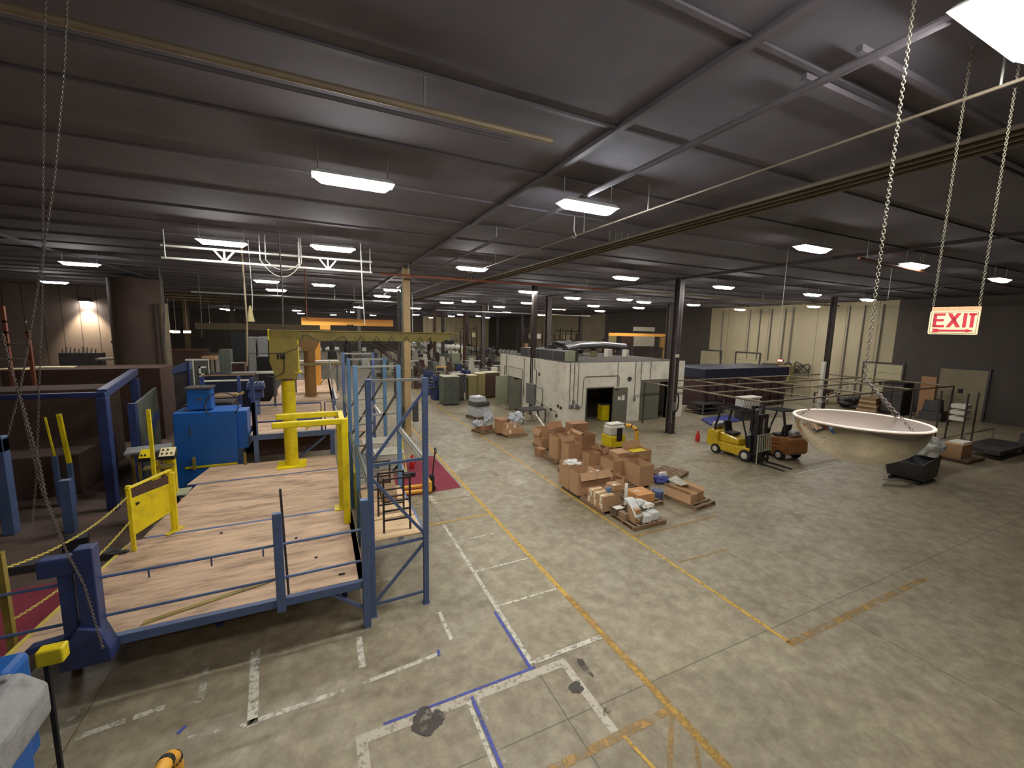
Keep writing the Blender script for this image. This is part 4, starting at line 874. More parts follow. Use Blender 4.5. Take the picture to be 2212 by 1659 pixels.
# exit sign
EC = CP + ray(2059, 697)*4.3; hd = Vector((EC.x, EC.y, 0)).normalized(); sx = V(hd.y, -hd.x, 0)   # sx: to the right as seen from here
rzs = math.atan2(sx.y, sx.x)
t = thing('exit_sign', 'cream sign reading EXIT in red with an arrow, hung on two chains at the right', 'sign', EC, rzs)
w, h = 0.178, 0.122
def rrect(x0, z0, x1, z1, r, y):
    pts = []
    for cx_, cz_, a0 in ((x1-r, z1-r, 0), (x0+r, z1-r, 90), (x0+r, z0+r, 180), (x1-r, z0+r, 270)):
        for k in range(5): a = math.radians(a0+k*22.5); pts.append((cx_+r*math.cos(a), y, cz_+r*math.sin(a)))
    return pts
link('sign_plate', MB().prism(rrect(-w, -h, w, h, 0.018, 0), (0, 0.006, 0)), 'sign_cream', t, local=True)
m = MB(); o_ = rrect(-w+0.010, -h+0.010, w-0.010, h-0.010, 0.014, -0.0012); i_ = rrect(-w+0.0145, -h+0.0145, w-0.0145, h-0.0145, 0.011, -0.0012)
va = [m.b.verts.new(p) for p in o_]; vb = [m.b.verts.new(p) for p in i_]
for k in range(len(va)): m.b.faces.new((va[k], va[(k+1) % len(va)], vb[(k+1) % len(va)], vb[k]))
link('sign_border', m, 'pipe_red', t, local=True)
link('backing_board', MB().box(-w+0.008, 0.010, -h, w+0.004, 0.03, h+0.042), 'sign_board', t, local=True)
m = MB(); Y = -0.002; zt, zb = 0.098, -0.048; sw = 0.027
def q(*pts): m.prism([(a, Y, b) for a, b in pts], (0, 0.003, 0))
q((-0.150, zb), (-0.150+sw, zb), (-0.150+sw, zt), (-0.150, zt))
for a, b, x1 in ((zt-0.024, zt, -0.062), (0.014, 0.038, -0.070), (zb, zb+0.024, -0.062)): q((-0.150, a), (x1, a), (x1, b), (-0.150, b))
q((-0.052, zb), (-0.020, zb), (0.050, zt), (0.018, zt)); q((-0.048, zt), (-0.016, zt), (0.054, zb), (0.022, zb))
q((0.066, zb), (0.066+sw, zb), (0.066+sw, zt), (0.066, zt))
q((0.103, zt-0.024), (0.158+0.0, zt-0.024), (0.158, zt), (0.103, zt)); q((0.117, zb), (0.117+sw, zb), (0.117+sw, zt-0.01), (0.117, zt-0.01))
link('letters', m, 'sign_red', t, local=True)
m = MB(); q((-0.105, -0.091), (0.11, -0.091), (0.11, -0.072), (-0.105, -0.072)); q((0.092, -0.104), (0.152, -0.0815), (0.092, -0.062), (0.106, -0.0815)); q((-0.150, -0.099), (-0.105, -0.099), (-0.09, -0.0815), (-0.138, -0.0815)); q((-0.138, -0.0815), (-0.09, -0.0815), (-0.105, -0.064), (-0.150, -0.064))
link('arrow', m, 'sign_red', t, local=True)
for s_ in (-1, 1): link('chain', MB().chain((s_*0.165, 0.02, h+0.035), (s_*0.165, 0.02, CEIL-EC.z), 0.032, 0.0034), 'chain_steel', t, local=True)
# two thin chains farther back
for px, a, b in ((1918, 560, 645), (1680, 560, 760)):
    p = AY(px, b, 9); solo('hanging_wire', MB().tube((p.x, p.y, p.z), (p.x, p.y, CEIL), 0.008), 'galv', 'thin wire hanging from the roof %s' % ('beside the mirror dome chain' if px > 1800 else 'in front of the dock doors'), 'wire')
# ------------------------------------------------------------ white block room
BX0, BX1, BY0, BY1, BH = 12.5, 21.55, 19.5, 28.6, 3.66
t = thing('block_room', 'white painted block room with grey doors and junk on its flat roof', 'room', (17, 24, 0))
T = 0.2; D1 = (13.95, 15.80, 2.14); D2 = (18.0, 20.15, 2.46)
m = MB(); m.box(BX0, BY0, 0, D1[0], BY0+T, BH).box(D1[0], BY0, D1[2], D1[1], BY0+T, BH).box(D1[1], BY0, 0, D2[0], BY0+T, BH).box(D2[0], BY0, D2[2], D2[1], BY0+T, BH).box(D2[1], BY0, 0, BX1, BY0+T, BH)
link('front_wall', m, 'room_wall', t)
D3 = (25.1, 27.2, 2.12)
m = MB(); m.box(BX0, BY0+T, 0, BX0+T, D3[0], BH).box(BX0, D3[0], D3[2], BX0+T, D3[1], BH).box(BX0, D3[1], 0, BX0+T, BY1, BH); link('side_wall', m, 'room_wall', t)
link('rear_wall', MB().box(BX0, BY1, 0, BX1, BY1+T, BH), 'room_wall', t); link('side_wall', MB().box(BX1-T, BY0+T, 0, BX1, BY1, BH), 'room_wall', t)
link('roof', MB().box(BX0+0.02, BY0+0.02, BH-0.12, BX1-0.02, BY1, BH+0.02), 'room_roof', t)
def frame(x0, x1, z, y): return MB().box(x0-0.07, y-0.03, 0, x0, y+T, z).box(x1, y-0.03, 0, x1+0.07, y+T, z).box(x0-0.07, y-0.03, z, x1+0.07, y+T, z+0.07)
link('door_frame', frame(D1[0], D1[1], D1[2], BY0), 'door_grey', t); link('door_frame', frame(D2[0], D2[1], D2[2], BY0), 'door_grey', t)
d = link('door', MB().box(D1[1]+0.02, BY0-0.10, 0.02, D1[1]+1.06, BY0-0.05, 2.12), 'door_grey', t)
link('paper_notice', MB().box(D1[1]+0.32, BY0-0.106, 1.38, D1[1]+0.56, BY0-0.10, 1.60), 'paper', d); link('paper_notice', MB().box(D1[1]+0.62, BY0-0.106, 1.36, D1[1]+0.84, BY0-0.10, 1.66), 'paper', d)
link('door_closer', MB().box(D1[1]+0.1, BY0-0.13, 1.99, D1[1]+0.38, BY0-0.1, 2.05), 'grey_dark', d); link('handle', MB().tube((D1[1]+0.98, BY0-0.16, 1.02), (D1[1]+0.98, BY0-0.1, 1.02), 0.03), 'galv', d)
link('door', MB().box(D2[0], BY0-0.05, 0.02, D2[0]+1.45, BY0-0.01, D2[2]-0.02), 'door_grey', t)
link('door', MB().box(BX0-0.04, 26.2, 0.02, BX0, 27.2, D3[2]-0.02), 'door_grey', t); link('door', MB().box(BX0-0.95, 25.0, 0.02, BX0, 25.05, D3[2]-0.02), 'door_grey', t)
link('door', MB().box(BX0-1.0, 27.25, 0.02, BX0, 27.3, D3[2]-0.02), 'pale_green', t)
def wp(*pts, y=BY0-0.03): return [V(x, y, z) for x, z in pts]
for x, z in ((12.75, 1.25), (13.02, 1.35), (13.3, 1.35), (16.1, 2.15), (17.45, 1.45), (17.9, 2.5), (18.65, 2.5)):
    link('wall_conduit', MB().path(wp((x, z), (x, BH)), 0.02, 6), 'conduit', t)
link('wall_conduit', MB().path(wp((12.75, 1.25), (12.8, 1.08), (13.5, 1.05), (13.62, 1.15), (13.68, 2.75), (13.78, 2.85), (16.15, 2.85), (16.22, 2.75), (16.22, 2.2)), 0.022, 6), 'conduit', t)
for x, z in ((12.80, 1.15), (12.98, 1.2), (13.25, 1.2), (13.38, 1.1), (17.45, 1.35), (13.02, 1.42)): link('junction_box', MB().box(x-0.06, BY0-0.1, z-0.1, x+0.06, BY0, z+0.1), 'grey_paint', t)
link('wall_vent', MB().lathe((17.02, BY0-0.03, 2.62), [(0.15, 0), (0.15, 0.05)], 20, 'y'), 'grey_dark', t); link('wall_vent', MB().lathe((BX0-0.03, 22.6, 2.70), [(0.13, 0), (0.13, 0.05)], 20, 'x'), 'conduit', t)
sp = lambda *pts: [V(BX0-0.03, y, z) for y, z in pts]
for pts in (((27.6, 3.6), (27.6, 2.2)), ((24.7, 3.6), (24.7, 1.0)), ((23.2, 3.6), (23.2, 2.95), (22.95, 2.9), (22.95, 1.0), (21.2, 0.75), (20.4, 0.72), (20.3, 0.4)), ((24.4, 1.9), (22.2, 1.85), (22.1, 1.75), (22.1, 0.85)), ((27.9, 2.1), (27.9, 2.75), (27.75, 2.8), (25.0, 2.8), (24.9, 2.7), (24.9, 2.1))):
    link('wall_conduit', MB().path(sp(*pts), 0.022, 6), 'conduit', t)
for y, z in ((22.1, 0.82), (21.0, 0.75), (20.35, 0.5), (20.2, 1.1), (19.9, 1.05)): link('junction_box', MB().box(BX0-0.08, y-0.06, z-0.08, BX0, y+0.06, z+0.08), 'grey_dark', t)
link('panel_box', MB().box(BX0-0.25, 23.0, 0.7, BX0, 23.9, 2.0), 'grey_paint', t)
t = thing('yellow_cabinet', 'yellow cabinet with dark top just inside the open door of the white room', 'cabinet', (15.9, 20.2, 0))
link('cabinet_body', MB().box(15.52, 20.0, 0.04, 16.1, 20.5, 1.0), 'yellow', t, bevel=0.01); link('cabinet_top', MB().box(15.50, 19.98, 1.0, 16.12, 20.52, 1.05), 'grey_dark', t)
# things on the roof
RZ = BH+0.02
t = thing('roof_duct', 'long dark duct box lying on the left of the room roof', 'duct', (13.6, 22.5, RZ)); link('duct_body', MB().box(13.0, 20.6, RZ, 14.0, 26.4, RZ+0.55), 'grey_dark', t, bevel=0.02); link('end_cap', MB().box(13.02, 20.25, RZ, 13.55, 20.55, RZ+0.62), 'pale_green', t)
for k in range(3): link('duct_band', MB().box(12.98, 21.8+k*1.6, RZ, 14.02, 21.86+k*1.6, RZ+0.57), 'grey_paint', t)
t = thing('flexible_duct', 'shiny dark duct tube lying across the room roof', 'duct', (19, 25, RZ)); link('duct_tube', MB().path([(15.6, 24.6, RZ+0.5), (17, 25, RZ+0.72), (19.5, 25.3, RZ+0.78), (22.3-0.9, 25.2, RZ+0.62)], 0.26, 14), 'steel', t, smooth=True)
for x in (16.2, 18.4, 20.8): link('duct_support', MB().box(x-0.1, 24.8, RZ, x+0.1, 25.4, RZ+0.5), 'grey_dark', t)
t = thing('flexible_duct', 'pale round duct behind the long dark duct box on the roof', 'duct', (15, 26.5, RZ)); link('duct_tube', MB().tube((14.4, 26.2, RZ+0.28), (15.6, 27.9, RZ+0.28), 0.26, 16), 'steel', t, smooth=True)
solo('junk_heap', MB().blob((17.2, 26.6, RZ+0.45), 1.4, 0.7, 0.66, 0.5, 4, 3, flat=0.75), 'grey_dark', 'dark crumpled junk heap on the middle of the roof', 'junk')
solo('junk_heap', MB().blob((20.9, 26.3, RZ+0.35), 0.6, 0.45, 0.5, 0.5, 4, 8, flat=0.7), 'brown_rust', 'brown crumpled junk heap at the right end of the roof duct', 'junk')
for i, (x, w, h, mt) in enumerate(((18.55, 0.42, 0.55, 'paper'), (20.1, 0.28, 0.5, 'paper'), (17.3, 0.2, 0.4, 'olive'), (15.3, 0.3, 0.3, 'bin_plastic'))):
    solo('roof_carton', MB().cbox(x, 23.6, RZ, w, 0.4, h, 0.1*i), mt, ['white square carton on the roof under the shiny duct', 'narrow white carton at the right on the roof', 'small olive can on the roof', 'pale small carton on the roof near the junk heap'][i], 'carton', bevel=0.01)
# tall store boards seen above the roof
for px0, px1, yt, yb, Y, mt, lab in ((1370, 1413, 725, 748, 36, 'bin_plastic', 'big pale board standing beyond the room roof'), (1370, 1414, 706, 716, 36.2, 'bin_plastic', 'pale strip board above the orange jib arm'), (1316, 1331, 725, 742, 36, 'olive', 'olive board left of the big pale board'), (1345, 1368, 726, 744, 36, 'brown_rust', 'brown board between the olive and pale boards')):
    a, b = AY(px0, yt, Y), AY(px1, yb, Y); s = thing('wall_board', lab, 'board', (a.x, Y, 0)); link('board', MB().box(a.x, Y, b.z, b.x, Y+0.08, a.z), mt, s); link('board_post', MB().box(a.x, Y+0.08, 0, a.x+0.1, Y+0.18, a.z).box(b.x-0.1, Y+0.08, 0, b.x, Y+0.18, a.z), 'grey_dark', s)
# table and tube beside the room
t = thing('welding_table', 'dark steel table on thin legs beside the left wall of the white room', 'table', (12.0, 21.5, 0))
link('table_top', MB().box(10.55, 20.95, 0.74, 12.2, 22.0, 0.80), 'grey_dark', t)
for x in (10.62, 12.1):
    for y in (21.02, 21.9): link('leg', MB().box(x-0.03, y-0.03, 0, x+0.03, y+0.03, 0.74), 'grey_dark', t)
for x in (11.0, 11.5): link('brace', MB().bar((x, 21.0, 0.74), (x+0.3, 21.0, 0.2), 0.03, 0.03), 'grey_dark', t)
a, b = G(1176, 899, 0.55), G(1206, 925, 0.75); t = thing('long_tube', 'white tube with dark bands leaning behind the open cartons', 'tube', (b.x, b.y, 0))
link('tube_body', MB().tube(V(10.55, 19.3, 0.9), V(10.0, 17.0, 0.5), 0.045, 12), 'paper', t, smooth=True); link('tube_band', MB().tube(V(10.48, 19.0, 0.848), V(10.46, 18.93, 0.836), 0.047, 12), 'black', t)

# ------------------------------------------------------------ pallets and cartons
PROTO = {}
def pallet(x, y, label, rz=0, group='wooden pallets', mt='wood'):
    if 'p' not in PROTO:
        t = thing('wooden_pallet', label, 'pallet', (x, y, 0), rz, group)
        for k in range(3): link('stringer', MB().box(-0.6, -0.5+k*0.47, 0.015, 0.6, -0.46+k*0.47+0.0, 0.11), mt, t, local=True)
        for k in range(7): link('deck_board', MB().box(-0.6+k*0.183, -0.51, 0.11, -0.6+k*0.183+0.1, 0.51, 0.128), mt, t, local=True)
        for k in (0, 3, 6): link('bottom_board', MB().box(-0.6+k*0.183, -0.51, 0, -0.6+k*0.183+0.1, 0.51, 0.015), mt, t, local=True)
        PROTO['p'] = t; return t
    return dup(PROTO['p'], (x, y, 0), rz, label)
PH = 0.128
def carton(x, y, dx, dy, h, label, z=PH, rz=0.0, mt='carton', top='open', flaps='', group=None, tape=False, notes=(), fold=0.0):
    """x, y: nearest lower corner; dx to the right, dy away"""
    t = thing('cardboard_carton', label, 'carton', (x, y, z), rz, group); w = 0.012
    if top == 'open':
        m = MB(); m.box(0, 0, 0, dx, w, h).box(0, dy-w, 0, dx, dy, h).box(0, w, 0, w, dy-w, h).box(dx-w, w, 0, dx, dy-w, h).box(w, w, 0, dx-w, dy-w, 0.02)
        link('carton_body', m, mt, t, local=True)
    else:
        link('carton_body', MB().box(0, 0, 0, dx, dy, h), mt, t, local=True, bevel=0.004)
        if tape: link('tape', MB().box(0, dy/2-0.03, h, dx, dy/2+0.03, h+0.002).box(-0.002, dy/2-0.03, h-0.1, 0, dy/2+0.03, h+0.002), 'sign_cream', t, local=True)
    F = min(dx, dy)*0.45 if not fold else fold
    mk_ = lambda P: link('flap', MB().slab(P, 0.006), 'carton_in' if False else mt, t, local=True)
    if 'f' in flaps: mk_([V(0,0,h), V(dx,0,h), V(dx+0.02,-F*0.35,h-F*0.9), V(-0.02,-F*0.35,h-F*0.9)])
    if 'l' in flaps: mk_([V(0,dy,h), V(0,0,h), V(-F*0.35,0,h-F*0.9), V(-F*0.35,dy,h-F*0.9)])
    if 'b' in flaps: mk_([V(0,dy,h), V(dx,dy,h), V(dx,dy+F*0.4,h+F*0.85), V(0,dy+F*0.4,h+F*0.85)])
    if 'r' in flaps: mk_([V(dx,0,h), V(dx,dy,h), V(dx+F*0.8,dy,h+F*0.5), V(dx+F*0.8,0,h+F*0.5)])
    if 'L' in flaps: mk_([V(0,dy,h), V(0,0,h), V(-F*0.5,0,h+F*0.8), V(-F*0.5,dy,h+F*0.8)])
    if 'F' in flaps: mk_([V(0,0,h), V(dx,0,h), V(dx,F*0.5,h+F*0.8), V(0,F*0.5,h+F*0.8)])
    for (side, a, b, c, d) in notes:      # paper labels: side, along, up, width, height
        if side == 'f': link('paper_label', MB().box(a, -0.003, b, a+c, 0, b+d), 'paper', t, local=True)
        elif side == 'l': link('paper_label', MB().box(-0.003, a, b, 0, a+c, b+d), 'paper', t, local=True)
        else: link('paper_label', MB().box(a, b, h, a+c, b+d, h+0.003), 'paper', t, local=True)
    return t
pallet(9.6, 16.35, 'wooden pallet farthest back under the rearmost open cartons', PI/2); pallet(9.05, 14.5, 'wooden pallet under the tall open cartons at the back', PI/2)
pallet(8.85, 12.75, 'empty ended pallet sticking out left of the big flapped carton', 0); pallet(8.05, 11.2, 'pallet under the big carton full of white foam', PI/2)
pallet(9.9, 11.2, 'pallet under the two big open cartons at the right', PI/2); pallet(7.95, 9.95, 'pallet under the stacked labelled cartons', PI/2)
pallet(9.25, 9.85, 'pallet under the flat orange brown carton', PI/2); pallet(8.22, 8.72, 'front pallet with white bags and bundles at the yellow corner', 0)
pallet(10.75, 9.15, 'pallet at the right with two flapped cartons', PI/2+0.12)
pallet(12.1, 11.3, 'bare pallet on the floor right of the open cartons', 0.35)
carton(9.02, 15.95, 0.72, 0.70, 0.42, 'lower carton of the two stacked at the back left end', top='shut', tape=True)
carton(9.02, 15.97, 0.72, 0.70, 0.40, 'upper open carton of the two stacked at the back left end', z=PH+0.42, flaps='l')
carton(9.95, 16.2, 0.75, 0.7, 0.62, 'low open carton behind the tall ones at the back', flaps='b', mt='carton_dark')
carton(10.45, 15.6, 0.9, 0.62, 1.05, 'tallest reddish brown carton at the back of the pile', mt='carton_dark', top='shut')
carton(8.72, 14.05, 0.42, 0.72, 0.95, 'tall narrow open carton at the left of the pile', rz=-0.03)
carton(8.86, 13.45, 0.68, 0.50, 0.80, 'front tall open carton standing left in the pile', flaps='b', rz=0.08)
carton(9.35, 14.65, 0.75, 0.85, 0.72, 'long open carton behind the tall narrow one', flaps='r')
carton(10.1, 14.35, 0.72, 0.95, 0.86, 'wide dark open carton in the middle back', mt='carton_dark')
carton(8.45, 15.0, 0.3, 0.5, 0.35, 'short stacked carton at the foot of the tall narrow one', z=0, mt='carton_dark', top='shut')
carton(9.5, 12.95, 0.62, 0.42, 0.50, 'medium open carton in the centre of the pile', flaps='', rz=0.12)
carton(10.3, 13.1, 0.6, 0.5, 0.38, 'torn low carton with raised flaps in the centre', flaps='LFb', mt='carton_dark', rz=0.4)
carton(10.95, 13.3, 0.7, 0.6, 0.30, 'low carton leaning against the yellow hoop guard', flaps='L', mt='carton_dark', rz=0.2)
carton(10.45, 12.35, 0.72, 0.6, 0.58, 'closed carton below the one with yellow contents', top='shut', mt='carton')
c = carton(11.05, 12.2, 0.95, 0.62, 0.62, 'wide carton with yellow contents and a flap standing up', flaps='b', notes=(('f', 0.1, 0.25, 0.22, 0.2),))
link('yellow_contents', MB().box(11.1, 12.25, PH+0.45, 11.95, 12.75, PH+0.55), 'yellow', c)
c = carton(7.42, 11.18, 0.60, 0.62, 0.86, 'big carton full of white foam at the left beside the yellow line', mt='carton')
link('foam_fill', MB().blob((7.72, 11.49, PH+0.80), 0.27, 0.28, 0.10, 0.5, 4, 2), 'white_bag', c)
c = carton(7.42, 10.64, 1.30, 0.50, 0.74, 'widest open carton with two flaps folded down in front', mt='carton')
for a, b in ((0.06, 0.68), (0.70, 1.28)): link('flap', MB().slab([V(a,0,0.74), V(b,0,0.74), V(b+0.01,-0.13,0.52), V(a-0.01,-0.13,0.52)], 0.006), 'carton_in', c, local=True)
link('flap', MB().slab([V(1.30,0,0.74), V(1.30,0.5,0.74), V(1.44,0.5,0.58), V(1.44,0,0.58)], 0.006), 'carton_in', c, local=True)
link('paper_wad', MB().blob((0.85, 0.25, 0.60), 0.22, 0.14, 0.07, 0.3, 3, 5), 'paper', c, local=True)
link('inner_divider', MB().slab([V(0.62,0.02,0.3), V(0.62,0.48,0.3), V(0.72,0.48,0.78), V(0.72,0.02,0.78)], 0.006), 'carton_in', c, local=True)
carton(9.42, 11.38, 0.55, 0.72, 0.68, 'large open carton right of the flapped one', rz=0.02)
carton(9.86, 10.5, 0.62, 0.85, 0.72, 'largest open carton at the right of the pile', rz=-0.03)
carton(10.4, 11.45, 0.75, 0.6, 0.6, 'open carton behind the largest right one', mt='carton_dark')
carton(9.3, 10.72, 0.3, 0.28, 0.26, 'small carton with raised flaps between the big ones', flaps='Lb', rz=0.3); carton(9.02, 10.5, 0.3, 0.26, 0.16, 'small flat carton with an open lid', z=PH, flaps='b', rz=-0.2, mt='carton_in')
# labelled cartons in two tiers
k = 0
for tier in range(2):
    for j in range(3):
        for i in range(2):
            if i == 1 and j == 0 and tier == 1: pass
            row = ('front', 'middle', 'rear')[j]; lab = '%s tier labelled small carton, %s of its row, %s side' % (('lower', 'upper')[tier], row, ('left', 'right')[i])
            carton(7.50+i*0.235, 9.44+j*0.265, 0.225, 0.255, 0.205, lab, z=PH+tier*0.207, top='shut', tape=True, group='small labelled cartons stacked on the pallet', notes=(('l', 0.02+0.05*((j+tier) % 3), 0.03, 0.07, 0.15), ('t', 0.03, 0.05, 0.06, 0.07)) if i == 0 else ())
            k += 1
carton(7.98, 9.62, 0.34, 0.42, 0.46, 'tan carton with blue print standing behind the small labelled ones', top='shut', mt='carton', tape=True)
carton(8.0, 9.60, 0.34, 0.36, 0.16, 'upper tan carton on top of the blue printed one', z=PH+0.46, top='shut', mt='carton', notes=(('t', 0.05, 0.05, 0.12, 0.1),))
solo('blue_sticker_box', MB().cbox(7.90, 9.7, PH+0.42, 0.12, 0.12, 0.13), 'blue_light', 'small light blue packet on the labelled cartons', 'packet')
solo('paper_roll', MB().lathe((8.42, 9.5, PH), [(0.05, 0), (0.052, 0.02), (0.052, 0.66), (0.04, 0.68)], 18), 'paper', 'upright white paper roll beside the tan cartons', 'roll', smooth=True)
carton(8.82, 9.40, 0.66, 0.62, 0.26, 'flat orange brown carton with paper strips on top', top='shut', mt='carton_orange', rz=-0.05, notes=(('t', 0.1, 0.35, 0.22, 0.04), ('t', 0.22, 0.25, 0.05, 0.2)))
carton(8.25, 9.05, 0.28, 0.26, 0.10, 'low grey brown carton behind the white sheet', top='shut', mt='wood_dark')
# front pallet load
carton(7.80, 8.36, 0.20, 0.30, 0.40, 'taller brown carton pair at the front of the front pallet', top='shut', mt='carton', notes=(('f', 0.06, 0.1, 0.1, 0.1),)); carton(7.66, 8.62, 0.16, 0.30, 0.18, 'small carton left of the front pair', top='shut', mt='wood')
for i, (x, y, z, w, h, mt_, lab) in enumerate(((8.18, 8.42, PH, 0.30, 0.22, 'white_bag', 'left white wrapped block at the front of the pallet'), (8.50, 8.46, PH, 0.30, 0.24, 'white_bag', 'right white wrapped block at the front of the pallet'),
        (8.52, 8.82, PH, 0.34, 0.34, 'bin_plastic', 'pale wrapped block behind the right front one'), (8.20, 8.86, PH, 0.32, 0.30, 'bin_plastic', 'pale wrapped block behind the left front one'))):
    solo('wrapped_block', MB().cbox(x, y, z, w, w, h, 0.1*i-0.1, 0.93), mt_, lab, 'bundle', 'white wrapped blocks on the front pallet', bevel=0.035)
solo('crumpled_paper', MB().blob((8.22, 8.78, PH+0.40), 0.26, 0.16, 0.09, 0.6, 4, 14), 'white_bag', 'crumpled white paper on top of the wrapped blocks', 'paper', smooth=True)
solo('crumpled_paper', MB().blob((8.48, 8.62, PH+0.33), 0.20, 0.10, 0.06, 0.6, 4, 15), 'paper', 'smaller crumpled paper lying between the wrapped blocks', 'paper', smooth=True)
m = MB(); rows = []
for i in range(9):
    a = i/8; y = 8.30+0.62*a; z = PH+0.20+0.36*math.sin(a*PI*0.62); rows.append([m.b.verts.new(V(7.74+0.05*a+0.30*j/4, y, z+0.01*math.sin(j*2+i))) for j in range(5)])
for A, B in zip(rows, rows[1:]):
    for j in range(4): m.b.faces.new((A[j], A[j+1], B[j+1], B[j]))
o = solo('plastic_sheet', m, 'white_bag', 'curved white printed sheet draped over the front pallet load', 'sheet', smooth=True); o.modifiers.new('thick', 'SOLIDIFY').thickness = 0.006
carton(7.62, 8.95, 0.34, 0.30, 0.20, 'dark brown low carton with papers on it', top='shut', mt='wood_dark', notes=(('t', 0.02, 0.02, 0.28, 0.2),))
# right pallet load
carton(10.32, 8.72, 0.34, 0.95, 0.30, 'long carton with its lid flap folded down on the right pallet', rz=0.14, flaps='L', mt='carton_in')
carton(10.72, 8.82, 0.32, 0.80, 0.30, 'second long open carton on the right pallet', rz=0.10, flaps='r', mt='carton')
solo('flat_cardboard', MB().slab([V(10.5, 9.3, 0.50), V(10.95, 9.4, 0.46), V(10.85, 9.85, 0.62), V(10.4, 9.75, 0.58)], 0.01), 'paper_dirty', 'flat pale cardboard sheet on the right pallet cartons', 'cardboard')
p = G(1428, 1042); t = thing('rag_pile', 'purple blue bundle with white cloth on the floor by the largest carton', 'bundle', (p.x, p.y, 0)); link('blue_cloth', MB().blob((p.x, p.y, 0.12), 0.32, 0.25, 0.15, 0.35, 3, 21, flat=0.75), 'tarp_blue', t, smooth=True); link('white_cloth', MB().blob((p.x+0.1, p.y+0.05, 0.28), 0.18, 0.14, 0.09, 0.4, 3, 22), 'white_bag', t, smooth=True)
p = G(1420, 1078); solo('grey_drum', MB().lathe((p.x, p.y, 0), [(0.17, 0), (0.18, 0.02), (0.18, 0.3), (0.15, 0.31)], 20), 'blue_rack', 'small blue grey pail on the floor right of the orange carton', 'pail', smooth=True)
# two pallets farther up the aisle
pallet(7.95, 20.1, 'pallet up the aisle with clear plastic bags', 0.25, mt='wood'); pallet(9.0, 18.95, 'pallet up the aisle with taped cartons and a clear bag', 0.1)
c = carton(8.38, 18.55, 1.1, 0.7, 0.30, 'wide taped carton at the bottom of the far aisle pallet', top='shut', notes=(('f', 0.25, 0.06, 0.1, 0.2),), rz=0.05); carton(8.45, 18.62, 0.62, 0.5, 0.26, 'smaller carton stacked on the wide taped one', z=PH+0.3, top='shut', notes=(('f', 0.05, 0.05, 0.08, 0.18), ('f', 0.45, 0.05, 0.1, 0.16)))
solo('brown_roll', MB().lathe((8.55, 19.3, PH), [(0.4, 0), (0.4, 0.72)], 20), 'carton_dark', 'brown upright carton drum between the clear bags', 'drum', smooth=True)
carton(7.6, 19.75, 0.7, 0.5, 0.25, 'low brown carton under the clear bag up the aisle', top='shut', mt='carton_dark', rz=0.25)
for i, (x, y, z, rx, ry, rz2) in enumerate(((7.55, 20.25, 0.42, 0.28, 0.3, 0.2), (8.0, 19.95, 0.72, 0.22, 0.25, 0.42), (9.15, 19.0, 0.86, 0.38, 0.3, 0.28))):
    solo('clear_bag', MB().blob((x, y, z), rx, ry, rz2, 0.65, 4, 31+i, flat=0.8), 'film', ['crumpled clear bag on the left of the aisle pallet', 'tall puffed clear bag beside the brown drum', 'clear bag lying over the taped cartons'][i], 'bag', smooth=True)
t = thing('wrapped_load', 'grey load in shiny plastic film on a pallet up the aisle', 'wrapped pallet', (8.85, 23.6, 0))
link('load_base', MB().cbox(8.85, 23.6, 0, 1.15, 1.25, 0.12, 0.25), 'wood_dark', t); link('film_lower', MB().cbox(8.85, 23.6, 0.12, 1.05, 1.1, 0.55, 0.25, taper=0.95), 'film', t, bevel=0.06)
link('dark_parts', MB().cbox(8.85, 23.6, 0.67, 0.95, 1.0, 0.34, 0.25), 'foil_dark', t, bevel=0.04); link('film_upper', MB().cbox(8.75, 23.6, 1.01, 0.8, 0.9, 0.34, 0.2, taper=0.9), 'film', t, bevel=0.05); link('strap', MB().cbox(8.85, 23.6, 0.7, 0.98, 1.03, 0.03, 0.25), 'paper', t)

# ------------------------------------------------------------ yellow hoop guard and floor scrubber block in the middle
t = thing('floor_scrubber', 'yellow and white floor machine with a black panel behind the cartons', 'floor machine', (12.75, 15.2, 0))
link('lower_body', MB().box(12.1, 14.9, 0.05, 13.0, 15.6, 0.62), 'yellow', t, bevel=0.06); link('upper_tank', MB().box(12.1, 14.92, 0.62, 12.98, 15.5, 1.08), 'white_paint', t, bevel=0.08)
link('lid', MB().box(12.15, 14.97, 1.08, 12.93, 15.45, 1.18), 'white_paint', t, bevel=0.04); link('black_panel', MB().box(12.45, 14.87, 0.35, 12.75, 14.9, 0.98), 'black', t)
t = hoop('hoop_guard', 'yellow hoop guard with black marks standing right of the floor machine', 13.18, 15.55, 0.42, -0.7, 1.0, 0.09, True)
# safety cone, extinguisher
t = thing('red_extinguisher', 'small red extinguisher standing on the floor left of the yellow forklift', 'extinguisher', (17.3, 14.5, 0))
link('cylinder', MB().lathe((17.3, 14.5, 0), [(0.10, 0), (0.105, 0.02), (0.105, 0.34), (0.05, 0.42), (0.03, 0.46)], 18), 'red', t, smooth=True); link('handle', MB().box(17.25, 14.47, 0.46, 17.36, 14.53, 0.52), 'red', t)

